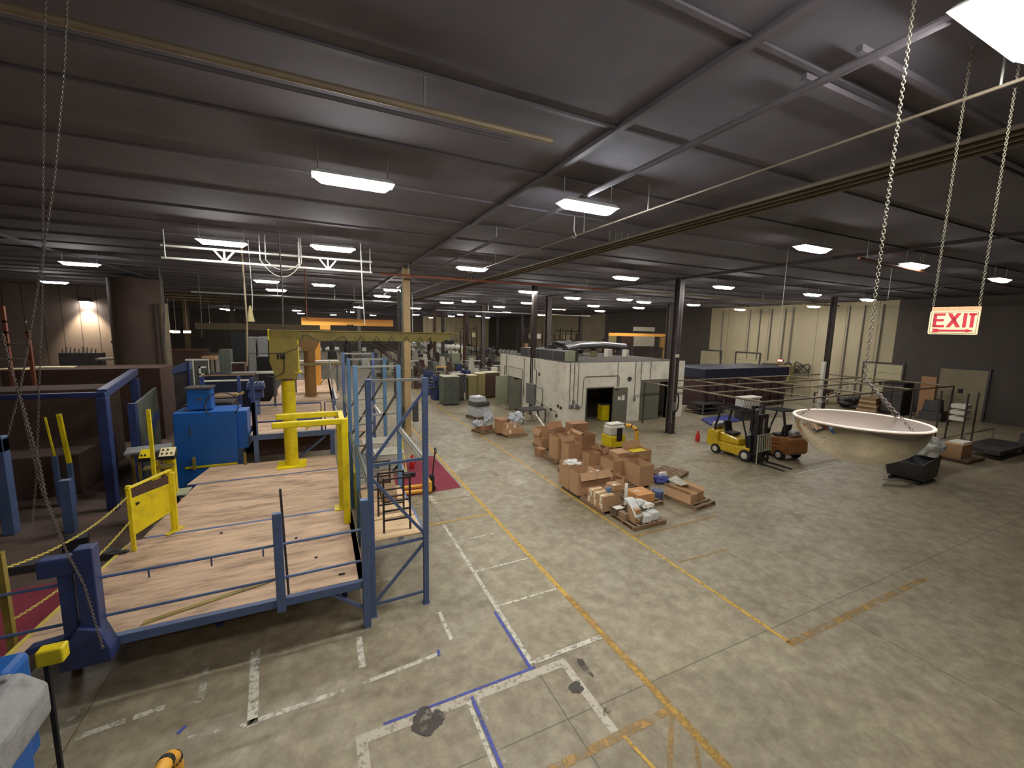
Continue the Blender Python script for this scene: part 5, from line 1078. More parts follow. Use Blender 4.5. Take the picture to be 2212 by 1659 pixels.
# ------------------------------------------------------------ forklifts
def forklift(x, y, rz, body, label, rest=True):
    t = thing('forklift', label, 'forklift', (x, y, 0), rz)
    L_ = lambda n, m, mt, par=t, **k: link(n, m, mt, par, local=True, **k)
    L_('chassis', MB().prism([(-0.5, -0.85, 0.16), (-0.5, 0.75, 0.22), (-0.5, 0.95, 0.30), (-0.5, 0.95, 0.58), (-0.5, -0.45, 0.58), (-0.5, -0.85, 0.62)], (1.0, 0, 0)), body, bevel=0.03)
    L_('counterweight', MB().prism([(-0.52, 0.62, 0.34), (-0.52, 1.12, 0.30), (-0.52, 1.2, 0.42), (-0.52, 1.16, 1.0), (-0.52, 0.98, 1.1), (-0.52, 0.62, 1.02)], (1.04, 0, 0)), body, bevel=0.05)
    L_('hood', MB().prism([(-0.36, -0.28, 0.58), (-0.36, 0.66, 0.58), (-0.36, 0.66, 1.0), (-0.36, 0.2, 0.92), (-0.36, -0.28, 0.84)], (0.72, 0, 0)), body, bevel=0.05)
    L_('floor_plate', MB().box(-0.48, -0.85, 0.40, 0.48, -0.28, 0.46), 'black')
    L_('cowl', MB().prism([(-0.42, -0.88, 0.46), (-0.42, -0.62, 0.46), (-0.42, -0.66, 1.12), (-0.42, -0.82, 1.18)], (0.84, 0, 0)), 'black', bevel=0.02)
    s = L_('seat', MB().box(-0.25, 0.02, 0.94, 0.25, 0.48, 1.06), 'black', bevel=0.04); link('seat_back', MB().prism([(-0.24, 0.40, 1.02), (-0.24, 0.52, 1.02), (-0.24, 0.62, 1.52), (-0.24, 0.52, 1.52)], (0.48, 0, 0)), 'black', s, local=True, bevel=0.04)
    L_('steering_wheel', MB().path([V(0.17*math.cos(a), -0.42+0.10*math.sin(a), 1.20+0.14*math.sin(a)) for a in [2*PI*k/18 for k in range(18)]], 0.016, 6, True).tube((0, -0.42, 1.2), (0, -0.62, 1.0), 0.02), 'galv', smooth=True)
    L_('propane_tank', MB().lathe((-0.32, 0.98, 1.24), [(0.06, 0), (0.15, 0.04), (0.16, 0.1), (0.16, 0.54), (0.15, 0.6), (0.06, 0.64)], 18, 'x'), 'galv', smooth=True)
    for sx_ in (-1, 1):
        L_('guard_post', MB().path([(sx_*0.44, -0.72, 0.55), (sx_*0.43, -0.60, 1.2), (sx_*0.42, -0.30, 2.08)], 0.035, 8), 'black'); L_('guard_post', MB().path([(sx_*0.46, 0.86, 0.6), (sx_*0.44, 0.82, 1.3), (sx_*0.42, 0.62, 2.12)], 0.05, 8), 'black')
    m = MB(); m.bar((-0.44, -0.36, 2.10), (-0.44, 0.68, 2.15), 0.06, 0.06).bar((0.44, -0.36, 2.10), (0.44, 0.68, 2.15), 0.06, 0.06)
    for k in range(7): yy = -0.34+k*0.17; m.bar((-0.44, yy, 2.10+k*0.008), (0.44, yy, 2.10+k*0.008), 0.035, 0.05)
    L_('overhead_guard', m, 'black')
    for sx_ in (-1, 1):
        L_('mast_rail', MB().box(sx_*0.30-0.045, -1.06, 0.06, sx_*0.30+0.045, -0.92, 2.08), 'black'); L_('mast_rail', MB().box(sx_*0.22-0.035, -1.10, 0.08, sx_*0.22+0.035, -0.98, 2.02), 'dark_frame')
        L_('lift_cylinder', MB().tube((sx_*0.15, -1.0, 0.1), (sx_*0.15, -1.0, 1.85), 0.03), 'galv')
    for z0_, z1_ in ((1.98, 2.08), (0.5, 0.58)): L_('mast_crossbar', MB().box(-0.34, -1.04, z0_, 0.34, -0.95, z1_), 'black')
    L_('carriage', MB().box(-0.48, -1.18, 0.10, 0.48, -1.12, 0.20).box(-0.48, -1.18, 0.44, 0.48, -1.12, 0.54), 'dark_frame')
    for sx_ in (-1, 1):
        L_('fork', MB().box(sx_*0.28-0.05, -1.22, 0.03, sx_*0.28+0.05, -1.18, 0.55).prism([(sx_*0.28-0.05, -1.18, 0.07), (sx_*0.28-0.05, -1.18, 0.03), (sx_*0.28-0.05, -2.22, 0.02), (sx_*0.28-0.05, -2.22, 0.035)], (0.10, 0, 0)), 'black')
    if rest:
        m = MB(); 
        for k in range(7): xx = -0.46+k*0.153; m.bar((xx, -1.20, 0.58), (xx, -1.16, 1.22), 0.035, 0.03)
        m.bar((-0.5, -1.20, 0.56), (0.5, -1.20, 0.56), 0.045, 0.05).bar((-0.5, -1.16, 1.24), (0.5, -1.16, 1.24), 0.045, 0.05).bar((-0.48, -1.2, 0.05), (-0.48, -1.18, 1.22), 0.04, 0.04)
        L_('load_backrest', m, 'sign_cream' if False else 'pale_green')
    for sx_ in (-1, 1):
        for yy, rr in ((-0.70, 0.26), (0.68, 0.22)):
            w = L_('wheel', MB().lathe((sx_*0.47-0.10, yy, rr), [(rr*0.5, 0), (rr*0.96, 0.01), (rr, 0.04), (rr, 0.16), (rr*0.96, 0.19), (rr*0.5, 0.2)], 24, 'x'), 'rubber', smooth=True)
            hp = [(rr*0.55, 0), (rr*0.5, -0.012), (rr*0.2, -0.02)] if sx_ < 0 else [(rr*0.2, 0.22), (rr*0.5, 0.212), (rr*0.55, 0.2)]
            link('wheel_hub', MB().lathe((sx_*0.47-0.10, yy, rr), hp, 20, 'x'), 'bin_plastic', w, local=True, smooth=True)
    L_('paper_note', MB().slab([V(-0.16, -0.88, 0.92), V(0.02, -0.88, 0.92), V(0.02, -0.84, 1.16), V(-0.16, -0.84, 1.16)], 0.005), 'paper')
    return t
forklift(16.92, 12.05, 0.06, 'truck_yellow', 'yellow forklift with pale load backrest facing the viewer')
forklift(18.75, 11.55, PI-0.12, 'truck_orange', 'dull orange forklift parked right of the yellow one facing away', rest=False)
p = G(1552, 912); t = thing('blue_tarp', 'folded blue tarp on the floor behind the yellow forklift', 'tarp', (p.x, p.y, 0)); link('tarp_sheet', MB().slab([V(21.0, 16.8, 0.0), V(23.9, 17.0, 0.0), V(24.6, 18.4, 0.0), V(21.9, 18.2, 0.0)], 0.12), 'tarp_blue', t, bevel=0.03)
p = G(1560, 893)
t = thing('stacked_racks', 'low grey stack of wire frames beside the maroon containers', 'rack stack', (24.2, 19.6, 0))
for k in range(3): link('wire_frame', MB().box(23.2, 19.2, 0.1+k*0.3, 25.3, 20.4, 0.14+k*0.3), 'steel', t)
for x in (23.25, 25.25): link('frame_post', MB().box(x-0.04, 19.2, 0, x+0.04, 19.28, 1.0), 'steel', t)
p = G(1478, 888); solo('white_pail', MB().lathe((p.x, p.y, 0), [(0.16, 0), (0.19, 0.4)], 18), 'bin_plastic', 'white pail at the right corner of the block room', 'pail', smooth=True)
t = thing('maroon_container', 'long dark maroon container with black top behind the pipe frame', 'container', (27.5, 20, 0))
link('container_body', MB().box(24.3, 20.2, 0, 33.5, 23.5, 2.3), 'maroon', t, bevel=0.03); link('container_top', MB().box(24.2, 20.1, 2.3, 33.6, 23.6, 3.0), 'navy', t, bevel=0.03)
for k in range(9): link('rib', MB().box(24.6+k, 20.12, 0.05, 24.68+k, 20.2, 2.3), 'dark_frame', t)
t = thing('white_bin', 'white container behind chain link mesh above the forklifts', 'container', (28.5, 19.4, 0)); a, b = AY(1608, 862, 17), AY(1640, 886, 17)
link('bin_body', MB().box(a.x, 17.0, 0.6, b.x, 17.6, a.z), 'white_bag', t); link('bin_lid', MB().box(a.x-0.05, 16.95, a.z, b.x+0.1, 17.65, a.z+0.08), 'paper', t); link('bin_stand', MB().box(a.x, 17.0, 0, b.x, 17.6, 0.6), 'grey_dark', t)
m = MB()
for k in range(7):
    f = a.x+(b.x-a.x)*k/6; m.tube((f, 16.9, 0.6), (f+0.4, 16.9, a.z), 0.012, 4).tube((f, 16.9, 0.6), (f-0.4, 16.9, a.z), 0.012, 4)
link('mesh_guard', m, 'dark_frame', t)
# overhead pipe frame on posts
t = thing('pipe_canopy', 'long horizontal frame of thin pipes held at head height behind the forklifts', 'pipe frame', (24, 15, 0)); FZ = 2.5
for y in (11.5, 14.3, 16.4, 18.8): link('frame_pipe', MB().tube((17.6, y, FZ), (36, y, FZ), 0.045, 8), 'pipe_tan', t)
for x in (17.6, 21.5, 26.0, 31.0, 36.0): link('frame_pipe', MB().tube((x, 11.5, FZ), (x, 18.8, FZ), 0.045, 8), 'pipe_tan', t)
for x, y in ((17.6, 11.5), (17.6, 18.8), (26, 18.8), (31, 18.8), (36, 11.5), (36, 18.8), (31, 11.5)): link('frame_post', MB().tube((x, y, 0), (x, y, FZ), 0.05, 8), 'column_dark', t)
link('hanging_coil', MB().path([V(17.6+0.12*math.cos(a*6), 11.6, FZ-a*0.14) for a in [k*0.25 for k in range(26)]], 0.012, 5), 'galv', t)

# ------------------------------------------------------------ right side bins, carts
def dumpster(x, y, w, d, h, mt, label, rz=0.0):
    t = thing('tipping_bin', label, 'bin', (x, y, 0), rz); L_ = lambda n, m, mt_, **k: link(n, m, mt_, t, local=True, **k)
    m = MB(); P = [[(-w*0.55, -d/2, 0.12), (w*0.35, -d/2, 0.12), (w*0.35, d/2, 0.12), (-w*0.55, d/2, 0.12)], [(-w*0.85, -d/2, h*0.88), (w*0.5, -d/2, h), (w*0.5, d/2, h), (-w*0.85, d/2, h*0.88)]]
    va = [[m.b.verts.new(V(*q_)) for q_ in r] for r in P]; vi = [m.b.verts.new(V(q_[0]*0.95, q_[1]*0.92, q_[2]-0.0)) for q_ in P[1]]; vb = [m.b.verts.new(V(q_[0]*0.9, q_[1]*0.88, 0.3)) for q_ in P[0]]
    m.b.faces.new(va[0])
    for A, B in ((va[0], va[1]), (va[1], vi), (vi, vb)):
        for k in range(4): m.b.faces.new((A[k], A[(k+1)%4], B[(k+1)%4], B[k]))
    m.b.faces.new(vb); L_('bin_shell', m, mt)
    for sy in (-1, 1): L_('skid', MB().box(-w*0.7, sy*d*0.35-0.05, 0, w*0.4, sy*d*0.35+0.05, 0.12), 'black')
    return t
c = dumpster(21.0, 7.45, 1.5, 1.1, 0.92, 'grey_dark', 'black tipping bin heaped with white bags below the mirror dome', 0.1)
link('bag_heap', MB().blob((0.34, -0.12, 1.18), 0.62, 0.52, 0.50, 0.4, 4, 41, flat=0.5), 'white_bag', c, local=True, smooth=True)
c = dumpster(23.7, 8.6, 1.8, 1.3, 1.0, 'grey_dark', 'second dark tipping bin right of the heaped one', 0.1); link('scrap_heap', MB().blob((0.1, 0, 0.85), 0.6, 0.5, 0.14, 0.4, 3, 42), 'wood_dark', c, local=True)
solo('pale_offcut', MB().box(23.3, 8.5, 1.0, 24.1, 8.75, 1.03), 'paper', 'pale board lying on top of the second tipping bin', 'board')
p = G(1935, 1040); t = thing('skid_frame', 'low wire frame lying on the floor in front of the heaped bin', 'frame', (19.0, 7.3, 0)); link('frame_loop', MB().path([(18.6, 7.4, 0.05), (19.3, 7.0, 0.05), (20.2, 7.1, 0.05), (19.6, 7.5, 0.12)], 0.025, 6, True).path([(18.6, 7.4, 0.25), (19.1, 7.1, 0.25)], 0.02, 6), 'galv', t)
t = thing('pallet_stack', 'low pallet with cartons right of the second bin', 'pallet load', (26.3, 7.9, 0))
link('pallet_base', MB().box(25.4, 7.3, 0, 27.2, 8.5, 0.14), 'wood_dark', t); link('load_carton', MB().box(25.6, 7.6, 0.14, 26.7, 8.3, 0.75), 'carton', t); link('load_papers', MB().box(26.0, 7.7, 0.75, 26.9, 8.2, 0.8), 'paper', t)
t = thing('flat_cart', 'long low cart with a wire rail and raised scoop end at the right', 'cart', (28.7, 7.6, 0))
link('cart_bed', MB().box(27.6, 7.0, 0.25, 31.2, 8.3, 0.42), 'grey_dark', t); link('cart_rail', MB().path([(27.7, 8.2, 0.42), (27.7, 8.2, 0.95), (31.0, 8.2, 0.95), (31.0, 8.2, 0.42)], 0.02, 6), 'steel', t); link('scoop', MB().bar((30.9, 7.05, 0.3), (31.5, 7.1, 0.85), 0.6, 0.05), 'grey_dark', t)
for x in (27.9, 30.7): link('wheel', MB().lathe((x, 7.0, 0.13), [(0.13, 0), (0.13, 0.08)], 16, 'y'), 'rubber', t)
t = thing('tower_rack', 'slim open tower of thin posts with white trays right of the mirror dome', 'rack', (30.3, 9.2, 0))
for x, y in ((29.7, 8.9), (30.9, 8.9), (29.7, 9.9), (30.9, 9.9)): link('rack_post', MB().box(x-0.03, y-0.03, 0, x+0.03, y+0.03, 2.7), 'dark_frame', t)
for k in range(3): link('tray', MB().box(29.75, 8.95, 1.25+k*0.32, 30.5, 9.5, 1.45+k*0.32), 'white_paint', t)
t = thing('plywood_board', 'reddish brown board standing upright beyond the mirror dome', 'board', (37.2, 13.3, 0)); a, b = AX(1985, 866, 37.2), AX(2012, 905, 37.2); link('board', MB().box(37.1, b.y, 0.1, 37.2, a.y, 2.9), 'carton_dark', t); link('board_foot', MB().box(36.9, b.y, 0, 37.4, a.y, 0.1), 'grey_dark', t)
for i, (px, py, w, d, h, mt, nm, lab) in enumerate(((1905, 878, 2.4, 1.2, 1.0, 'wood', 'lumber_pile', 'pale flat stack behind the mirror dome rim'), (1860, 868, 2.0, 1.5, 0.8, 'grey_dark', 'scrap_pile', 'dark scrap pile behind the mirror dome'), (2040, 905, 1.6, 1.2, 1.3, 'grey_dark', 'machine_block', 'dark machine block right of the brown board'), (1800, 858, 2.2, 1.0, 0.9, 'wood_dark', 'low_bench', 'dim low bench near the right wall'), (1700, 845, 2.0, 1.0, 1.2, 'olive', 'low_bench', 'olive dim bench by the right wall'), (1955, 850, 1.4, 1.2, 2.2, 'black', 'dark_cabinet', 'black cabinet against the right wall by the third dock door'))):
    p = G(px, py)
    if p.x > 38: p = AX(px, 735, 37.6)
    t = thing(nm, lab, nm.split('_')[-1], (p.x, p.y, 0)); x, y = p.x, p.y
    if nm == 'lumber_pile':
        for k in range(6): link('board_layer', MB().cbox(x+0.05*(k % 2), y, 0.02+k*h/6, w, d*(1-0.05*k), h/6-0.02, 0.1+0.02*(k % 3)), mt if k % 2 else 'plywood_clean', t)
    elif nm == 'scrap_pile':
        link('scrap_heap', MB().blob((x, y, h*0.4), w/2, d/2, h*0.6, 0.6, 4, 51, flat=0.62), mt, t)
        for k in range(4): link('scrap_bar', MB().bar((x-0.8+0.4*k, y-0.3, h*0.4), (x-0.2+0.3*k, y+0.5, h*1.1), 0.05, 0.05), 'steel', t)
    elif nm == 'low_bench':
        link('bench_top', MB().cbox(x, y, h-0.06, w, d, 0.06, 0.1), mt, t, bevel=0.01)
        for a_ in (-1, 1):
            for b_ in (-1, 1): link('leg', MB().cbox(x+a_*w*0.44, y+b_*d*0.38, 0, 0.08, 0.08, h-0.06), 'grey_dark', t)
        link('bench_box', MB().cbox(x-w*0.2, y, h, w*0.35, d*0.6, 0.3, 0.2), 'grey_dark', t, bevel=0.02); link('bench_vise', MB().cbox(x+w*0.3, y, h, 0.2, 0.3, 0.2, 0.3), 'steel', t, bevel=0.02)
    elif nm == 'dark_cabinet':
        link('cabinet_body', MB().cbox(x, y, 0.08, w, d, h, 0), mt, t, bevel=0.02); link('plinth', MB().cbox(x, y, 0, w*0.92, d*0.92, 0.08), 'black', t)
        for a_ in (-1, 1): c_ = link('door', MB().box(x-w/2-0.03, y+a_*d*0.25-d*0.22, 0.2, x-w/2, y+a_*d*0.25+d*0.22, h-0.05), 'grey_dark', t); link('handle', MB().box(x-w/2-0.06, y+a_*0.06-0.015, 1.0, x-w/2-0.03, y+a_*0.06+0.015, 1.25), 'steel', c_)
    else:
        link('machine_base', MB().cbox(x, y, 0, w, d, h*0.45, 0.1, 0.92), mt, t, bevel=0.03); link('machine_body', MB().cbox(x-0.1, y, h*0.45, w*0.7, d*0.7, h*0.6, 0.1, 0.85), mt, t, bevel=0.04)
        link('motor', MB().lathe((x+w*0.28, y-0.1, h*0.45), [(0.2, 0), (0.2, 0.3), (0.12, 0.36)], 16), 'green_grey', t, smooth=True)
# on the right wall
p = AX(1687, 779, XR); t = thing('exit_light', 'small red lit exit box on the right wall', 'exit light', p); link('sign_box', MB().box(XR-0.12, p.y-0.25, p.z-0.1, XR-0.02, p.y+0.25, p.z+0.12), 'grey_dark', t); link('sign_face', MB().box(XR-0.14, p.y-0.22, p.z-0.07, XR-0.12, p.y+0.22, p.z+0.09), 'lamp_red', t)
p = AX(1704, 792, XR); t = thing('hose_reel', 'dark coiled hose ring on the right wall below the red exit box', 'hose', p); link('hose_coil', MB().path([V(XR-0.16, p.y+0.36*math.cos(a), p.z+0.36*math.sin(a)) for a in [2*PI*k/24 for k in range(24)]], 0.06, 8, True), 'cable', t, smooth=True); link('hose_arm', MB().box(XR-0.12, p.y+0.36, p.z+0.1, XR-0.02, p.y+1.6, p.z+0.22), 'green_grey', t)
p = AX(1662, 800, XR-1); t = thing('wall_cabinet', 'dark equipment cabinet by the right wall beside the second dock door', 'cabinet', (XR-1, p.y, 0)); link('body', MB().box(XR-1.2, p.y-0.7, 0, XR-0.2, p.y+0.7, 2.75), 'grey_dark', t, bevel=0.03); link('side_unit', MB().box(XR-1.0, p.y-1.9, 0.9, XR-0.2, p.y-0.75, 2.7), 'olive', t, bevel=0.03)
p = AX(1728, 805, XR-0.5); t = thing('hose_tangle', 'dark tangle of hoses hanging on the right wall', 'hoses', (XR-0.5, p.y, 2.2)); link('hose_bundle', MB().path([V(XR-0.3, p.y+0.7*math.cos(a*1.7), 2.3+0.5*math.sin(a*2.3)+0.02*a) for a in [k*0.4 for k in range(40)]], 0.035, 5), 'cable', t, smooth=True)
for px in (1560, 1618, 1640, 1664, 1693, 1710, 1830, 1862, 1902):
    y = AX(px, 720, XR).y; solo('wall_pipe', MB().tube((XR-0.08, y, 0.5 if px > 1800 else 3.0), (XR-0.08, y, 8.0), 0.05, 6), 'conduit', 'thin vertical pipe on the right wall panels, %s from the left' % ORD[(1560, 1618, 1640, 1664, 1693, 1710, 1830, 1862, 1902).index(px)], 'pipe', 'vertical pipes on the right wall')
# ------------------------------------------------------------ pallet jack, broom, extinguisher on the red mat
t = thing('pallet_jack', 'orange yellow pallet jack with tall black handle beside the red mat', 'pallet jack', (2.8, 13.1, 0))
for y in (12.98, 13.42): link('fork', MB().bar((1.95, y+0.1, 0.10), (3.08, y-0.02, 0.12), 0.16, 0.07), 'jack_yellow', t, bevel=0.01)
link('jack_body', MB().box(3.02, 12.85, 0.08, 3.22, 13.5, 0.42), 'jack_yellow', t, bevel=0.02); link('pump', MB().box(3.22, 13.08, 0.12, 3.36, 13.26, 0.55), 'black', t, bevel=0.02)
link('steer_wheel', MB().lathe((3.30, 13.07, 0.1), [(0.1, 0), (0.1, 0.18)], 16, 'y'), 'black', t); link('tiller', MB().tube((3.30, 13.17, 0.5), (3.40, 13.17, 1.32), 0.022), 'black', t)
link('grip', MB().path([V(3.41+0.0*k, 13.17+0.09*math.cos(a), 1.36+0.10*math.sin(a)) for k, a in enumerate([2*PI*i/14 for i in range(14)])], 0.016, 6, True), 'black', t)
t = thing('push_broom', 'push broom with long yellow handle and dark bristles on the red mat', 'broom', (2.75, 14.7, 0)); link('broom_head', MB().bar((2.42, 14.62, 0.09), (3.05, 14.72, 0.09), 0.13, 0.16), 'cable', t, bevel=0.02); link('handle', MB().tube((2.75, 14.68, 0.16), (2.72, 15.5, 1.25), 0.018), 'yellow', t)
t = thing('fire_extinguisher', 'red fire extinguisher with white label at the foot of the beige column', 'extinguisher', (3.15, 15.55, 0)); link('cylinder', MB().lathe((3.12, 15.6, 0), [(0.09, 0), (0.095, 0.02), (0.095, 0.42), (0.04, 0.5), (0.025, 0.56)], 18), 'red', t, smooth=True); link('label', MB().lathe((3.12, 15.6, 0.30), [(0.097, 0), (0.097, 0.14)], 18, cap=False), 'paper', t); link('hose', MB().path([(3.12, 15.6, 0.54), (3.24, 15.6, 0.5), (3.24, 15.58, 0.2)], 0.012, 6), 'black', t)

# ------------------------------------------------------------ cabinets and machines beyond the aisle
def cab(pl, pr, py, ptop, mt, name, label, d=0.9, cap='paper_dirty', doors=2):
    a, b = G(pl, py), G(pr, py); y = a.y; X0_, X1_ = a.x, AY(pr, py, y).x; z = AY(pl, ptop, y).z
    t = thing(name, label, 'cabinet', ((X0_+X1_)/2, y+d/2, 0)); link('body', MB().box(X0_, y, 0.08, X1_, y+d, z), mt, t, bevel=0.015); link('plinth', MB().box(X0_+0.04, y+0.04, 0, X1_-0.04, y+d-0.04, 0.08), 'black', t)
    w = (X1_-X0_)/doors
    for k in range(doors): c = link('door', MB().box(X0_+w*k+0.02, y-0.02, 0.14, X0_+w*(k+1)-0.02, y, z-0.08), mt, t); link('handle', MB().box(X0_+w*(k+0.82), y-0.05, z*0.5, X0_+w*(k+0.86), y-0.02, z*0.5+0.14), 'steel', c)
    if cap: link('top_sheet', MB().box(X0_-0.02, y-0.02, z, X1_+0.02, y+d+0.02, z+0.04), cap, t)
    return t
cab(959, 992, 877, 815, 'green_grey', 'steel_cabinet', 'dark greenish steel cabinet with papers on top, nearest by the aisle', d=1.3)
cab(978, 1003, 866, 810, 'grey_dark', 'steel_cabinet', 'black steel cabinet right behind the greenish one', d=0.8)
cab(1012, 1030, 864, 812, 'olive', 'steel_cabinet', 'left of the two olive steel cabinets', d=0.8, doors=1, cap='sign_cream'); cab(1031, 1048, 862, 808, 'olive', 'steel_cabinet', 'right of the two olive steel cabinets', d=0.8, doors=1, cap='sign_cream')
cab(1048, 1078, 860, 806, 'brown_rust', 'steel_cabinet', 'dark brown steel cabinet beside the white room corner', d=1.2)
cab(976, 994, 800, 763, 'pale_green', 'machine_cabinet', 'pale green machine cabinet farther down the aisle', d=0.7, cap=None, doors=1)
def mill(px, py, s, mt, label):
    p = G(px, py); x, y = p.x, p.y
    for c_ in [o for o in COL.objects if o.parent is None and o.get('category') == 'column']:
        if abs(c_.location.x-x) < 1.1 and abs(c_.location.y-y) < 1.1: x = c_.location.x+1.2*s
    t = thing('milling_machine', label, 'machine', (x, y, 0))
    link('machine_base', MB().cbox(x, y, 0, 0.9*s, 1.0*s, 0.9*s, 0.2, 0.85), mt, t, bevel=0.03); link('machine_table', MB().cbox(x, y, 0.95*s, 1.6*s, 0.5*s, 0.12*s, 0.2), 'steel', t); link('machine_column', MB().cbox(x, y+0.3*s, 0.9*s, 0.5*s, 0.5*s, 1.1*s, 0.2), mt, t, bevel=0.03)
    link('machine_head', MB().cbox(x, y-0.1*s, 1.6*s, 0.45*s, 0.9*s, 0.4*s, 0.2), mt, t, bevel=0.04); link('motor', MB().lathe((x, y-0.2*s, 2.0*s), [(0.18*s, 0), (0.18*s, 0.35*s)], 16), 'grey_dark', t, smooth=True); link('spindle', MB().lathe((x, y-0.35*s, 1.25*s), [(0.06*s, 0), (0.09*s, 0.35*s)], 12), 'steel', t)
    return t
MC = [(925, 852, 1.0, 'blue_deep', 'deep blue drill machine beside the nearest greenish cabinet'), (945, 862, 0.9, 'blue_deep', 'blue machine stand left of the greenish cabinet'), (1006, 846, 0.95, 'blue_deep', 'blue machine between the black and olive cabinets'), (935, 828, 1.1, 'green_grey', 'grey machine tool right of the beige column'), (955, 800, 1.1, 'green_grey', 'machine tool behind the orange bench'),
      (903, 838, 1.0, 'brown_rust', 'rusty machine frame right of the beige column'), (1030, 812, 1.0, 'maroon', 'maroon machine tool beyond the olive cabinets'), (1046, 800, 1.1, 'brown_rust', 'brown machine tool left of the white room'), (1012, 782, 1.3, 'pale_green', 'pale machine tool deep in the hall'), (930, 778, 1.4, 'brown_rust', 'brown machine in front of the white bags'),
      (985, 770, 1.4, 'olive', 'olive machine among the white bags'), (905, 765, 1.5, 'pale_green', 'pale machine in front of the far white bags'), (1064, 786, 1.2, 'grey_paint', 'grey machine tool behind the white room corner'), (845, 800, 1.2, 'pale_green', 'pale green lathe headstock seen behind the blue racks'), (812, 796, 1.3, 'grey_paint', 'grey machine behind the second blue rack frame'), (785, 790, 1.3, 'white_paint', 'whitish machine left of the grey column'), (750, 782, 1.4, 'green_grey', 'grey green machine right of the ochre crane pillar'), (718, 775, 1.4, 'grey_dark', 'dark machine far behind the ochre crane pillar')]
for a in MC: mill(*a)
def bench(px, py, w, mt, top, label, h=0.9, d=0.9, goods=True):
    p = G(px, py); t = thing('work_bench', label, 'bench', (p.x, p.y, 0)); link('bench_top', MB().box(p.x-w/2, p.y-d/2, h-0.06, p.x+w/2, p.y+d/2, h), top, t)
    for x in (-1, 1):
        for y in (-1, 1): link('leg', MB().box(p.x+x*w*0.46-0.04, p.y+y*d*0.4-0.04, 0, p.x+x*w*0.46+0.04, p.y+y*d*0.4+0.04, h-0.06), mt, t)
    link('shelf', MB().box(p.x-w*0.45, p.y-d*0.4, 0.3, p.x+w*0.45, p.y+d*0.4, 0.34), mt, t)
    if goods: link('drawer_box', MB().box(p.x-w*0.3, p.y-d*0.3, 0.34, p.x+w*0.1, p.y+d*0.3, 0.7), 'grey_dark', t)
    return t
for a in ((912, 812, 2.2, 'grey_dark', 'steel', 'dark steel bench right of the beige column'), (955, 808, 1.8, 'ochre', 'jack_yellow', 'bench with bright orange yellow top'), (905, 792, 3.0, 'dark_frame', 'white_paint', 'pale topped bench in the second row of the hall'), (1030, 792, 4.0, 'grey_paint', 'white_paint', 'long white topped bench left of the white room'), (1060, 805, 2.5, 'dark_frame', 'bin_plastic', 'pale bench near the corner of the white room'), (1000, 800, 2.4, 'maroon', 'steel', 'steel bench beside the pale green cabinet'),
          (1075, 792, 3.0, 'grey_paint', 'galv', 'grey topped bench partly hidden by the white room'), (870, 812, 2.4, 'grey_paint', 'white_paint', 'white topped bench behind the blue rack frames'), (830, 820, 2.4, 'grey_paint', 'pale_green', 'pale bench behind the blue racks near the stairs'), (985, 822, 2.0, 'navy', 'steel', 'navy legged bench in front of the machine cabinets'), (915, 775, 4.0, 'brown_rust', 'wood', 'wooden bench deep in the hall by the column')):
    bench(*a)
# yellow rack stair lines far down, long conveyor lattice
t = thing('conveyor_truss', 'long dark sloping conveyor truss running away behind the blue racks', 'conveyor', (4.0, 35, 0))
a, b = AY(862, 792, 30), AY(800, 742, 52)
for dz in (0, 0.7): link('truss_chord', MB().bar((a.x+0.3, a.y, a.z+dz), (b.x, b.y, b.z+dz), 0.12, 0.14), 'dark_frame', t)
m = MB()
for k in range(14): f, g = k/14, (k+0.5)/14; m.bar(a.lerp(b, f), a.lerp(b, g)+V(0, 0, 0.7), 0.05, 0.05)
link('truss_web', m, 'dark_frame', t)
for f in (0.1, 0.5, 0.9): q0 = a.lerp(b, f); link('truss_leg', MB().box(q0.x-0.06, q0.y-0.06, 0, q0.x+0.06, q0.y+0.06, q0.z), 'dark_frame', t)
# white bulk bags in rows
random.seed(3); proto = None
rows = [(G(885, 762), G(1000, 772), 2, 'double row beyond the crane beam'), (G(903, 753), G(1040, 757), 1, 'single row near the far wall'), (G(1096, 764), G(1118, 768), 1, 'short row behind the white room'), (G(655, 753), G(722, 753), 1, 'row behind the ochre crane')]
wh = ('first', 'second', 'third', 'fourth', 'fifth', 'sixth', 'seventh', 'eighth', 'ninth', 'tenth', 'eleventh', 'twelfth', 'thirteenth', 'fourteenth', 'fifteenth', 'sixteenth', 'seventeenth', 'eighteenth', 'nineteenth', 'twentieth')
for p0, p1, tiers, where in rows:
    p0, p1 = V(min(p0.x, 38), min(p0.y, 96), 0), V(min(p1.x, 38.8), min(p1.y, 96), 0)
    cnt = min(20, int((p1-p0).length/1.42)+1)
    for i in range(cnt):
        p = p0.lerp(p1, i/max(1, cnt-1))
        for k in range(tiers):
            lab = '%swhite bulk bag, %s from the left in the %s' % ('upper ' if k else '', wh[i], where)
            loc = (p.x, p.y+random.uniform(-0.1, 0.1), k*1.30)
            if proto is None:
                proto = thing('bulk_bag', lab, 'bulk bag', loc, 0, 'white bulk bags deep in the hall')
                link('bag_body', MB().blob((0, 0, 0.56), 0.60, 0.60, 0.60, 0.10, 2, 5, flat=0.92), 'white_bag', proto, local=True, smooth=True)
                link('bag_loop', MB().path([(-0.4, 0, 1.0), (-0.25, 0, 1.24), (-0.1, 0, 1.05)], 0.03, 5).path([(0.1, 0, 1.05), (0.25, 0, 1.24), (0.4, 0, 1.0)], 0.03, 5), 'white_bag', proto, local=True)
            else: dup(proto, loc, random.uniform(0, 1.5), lab)
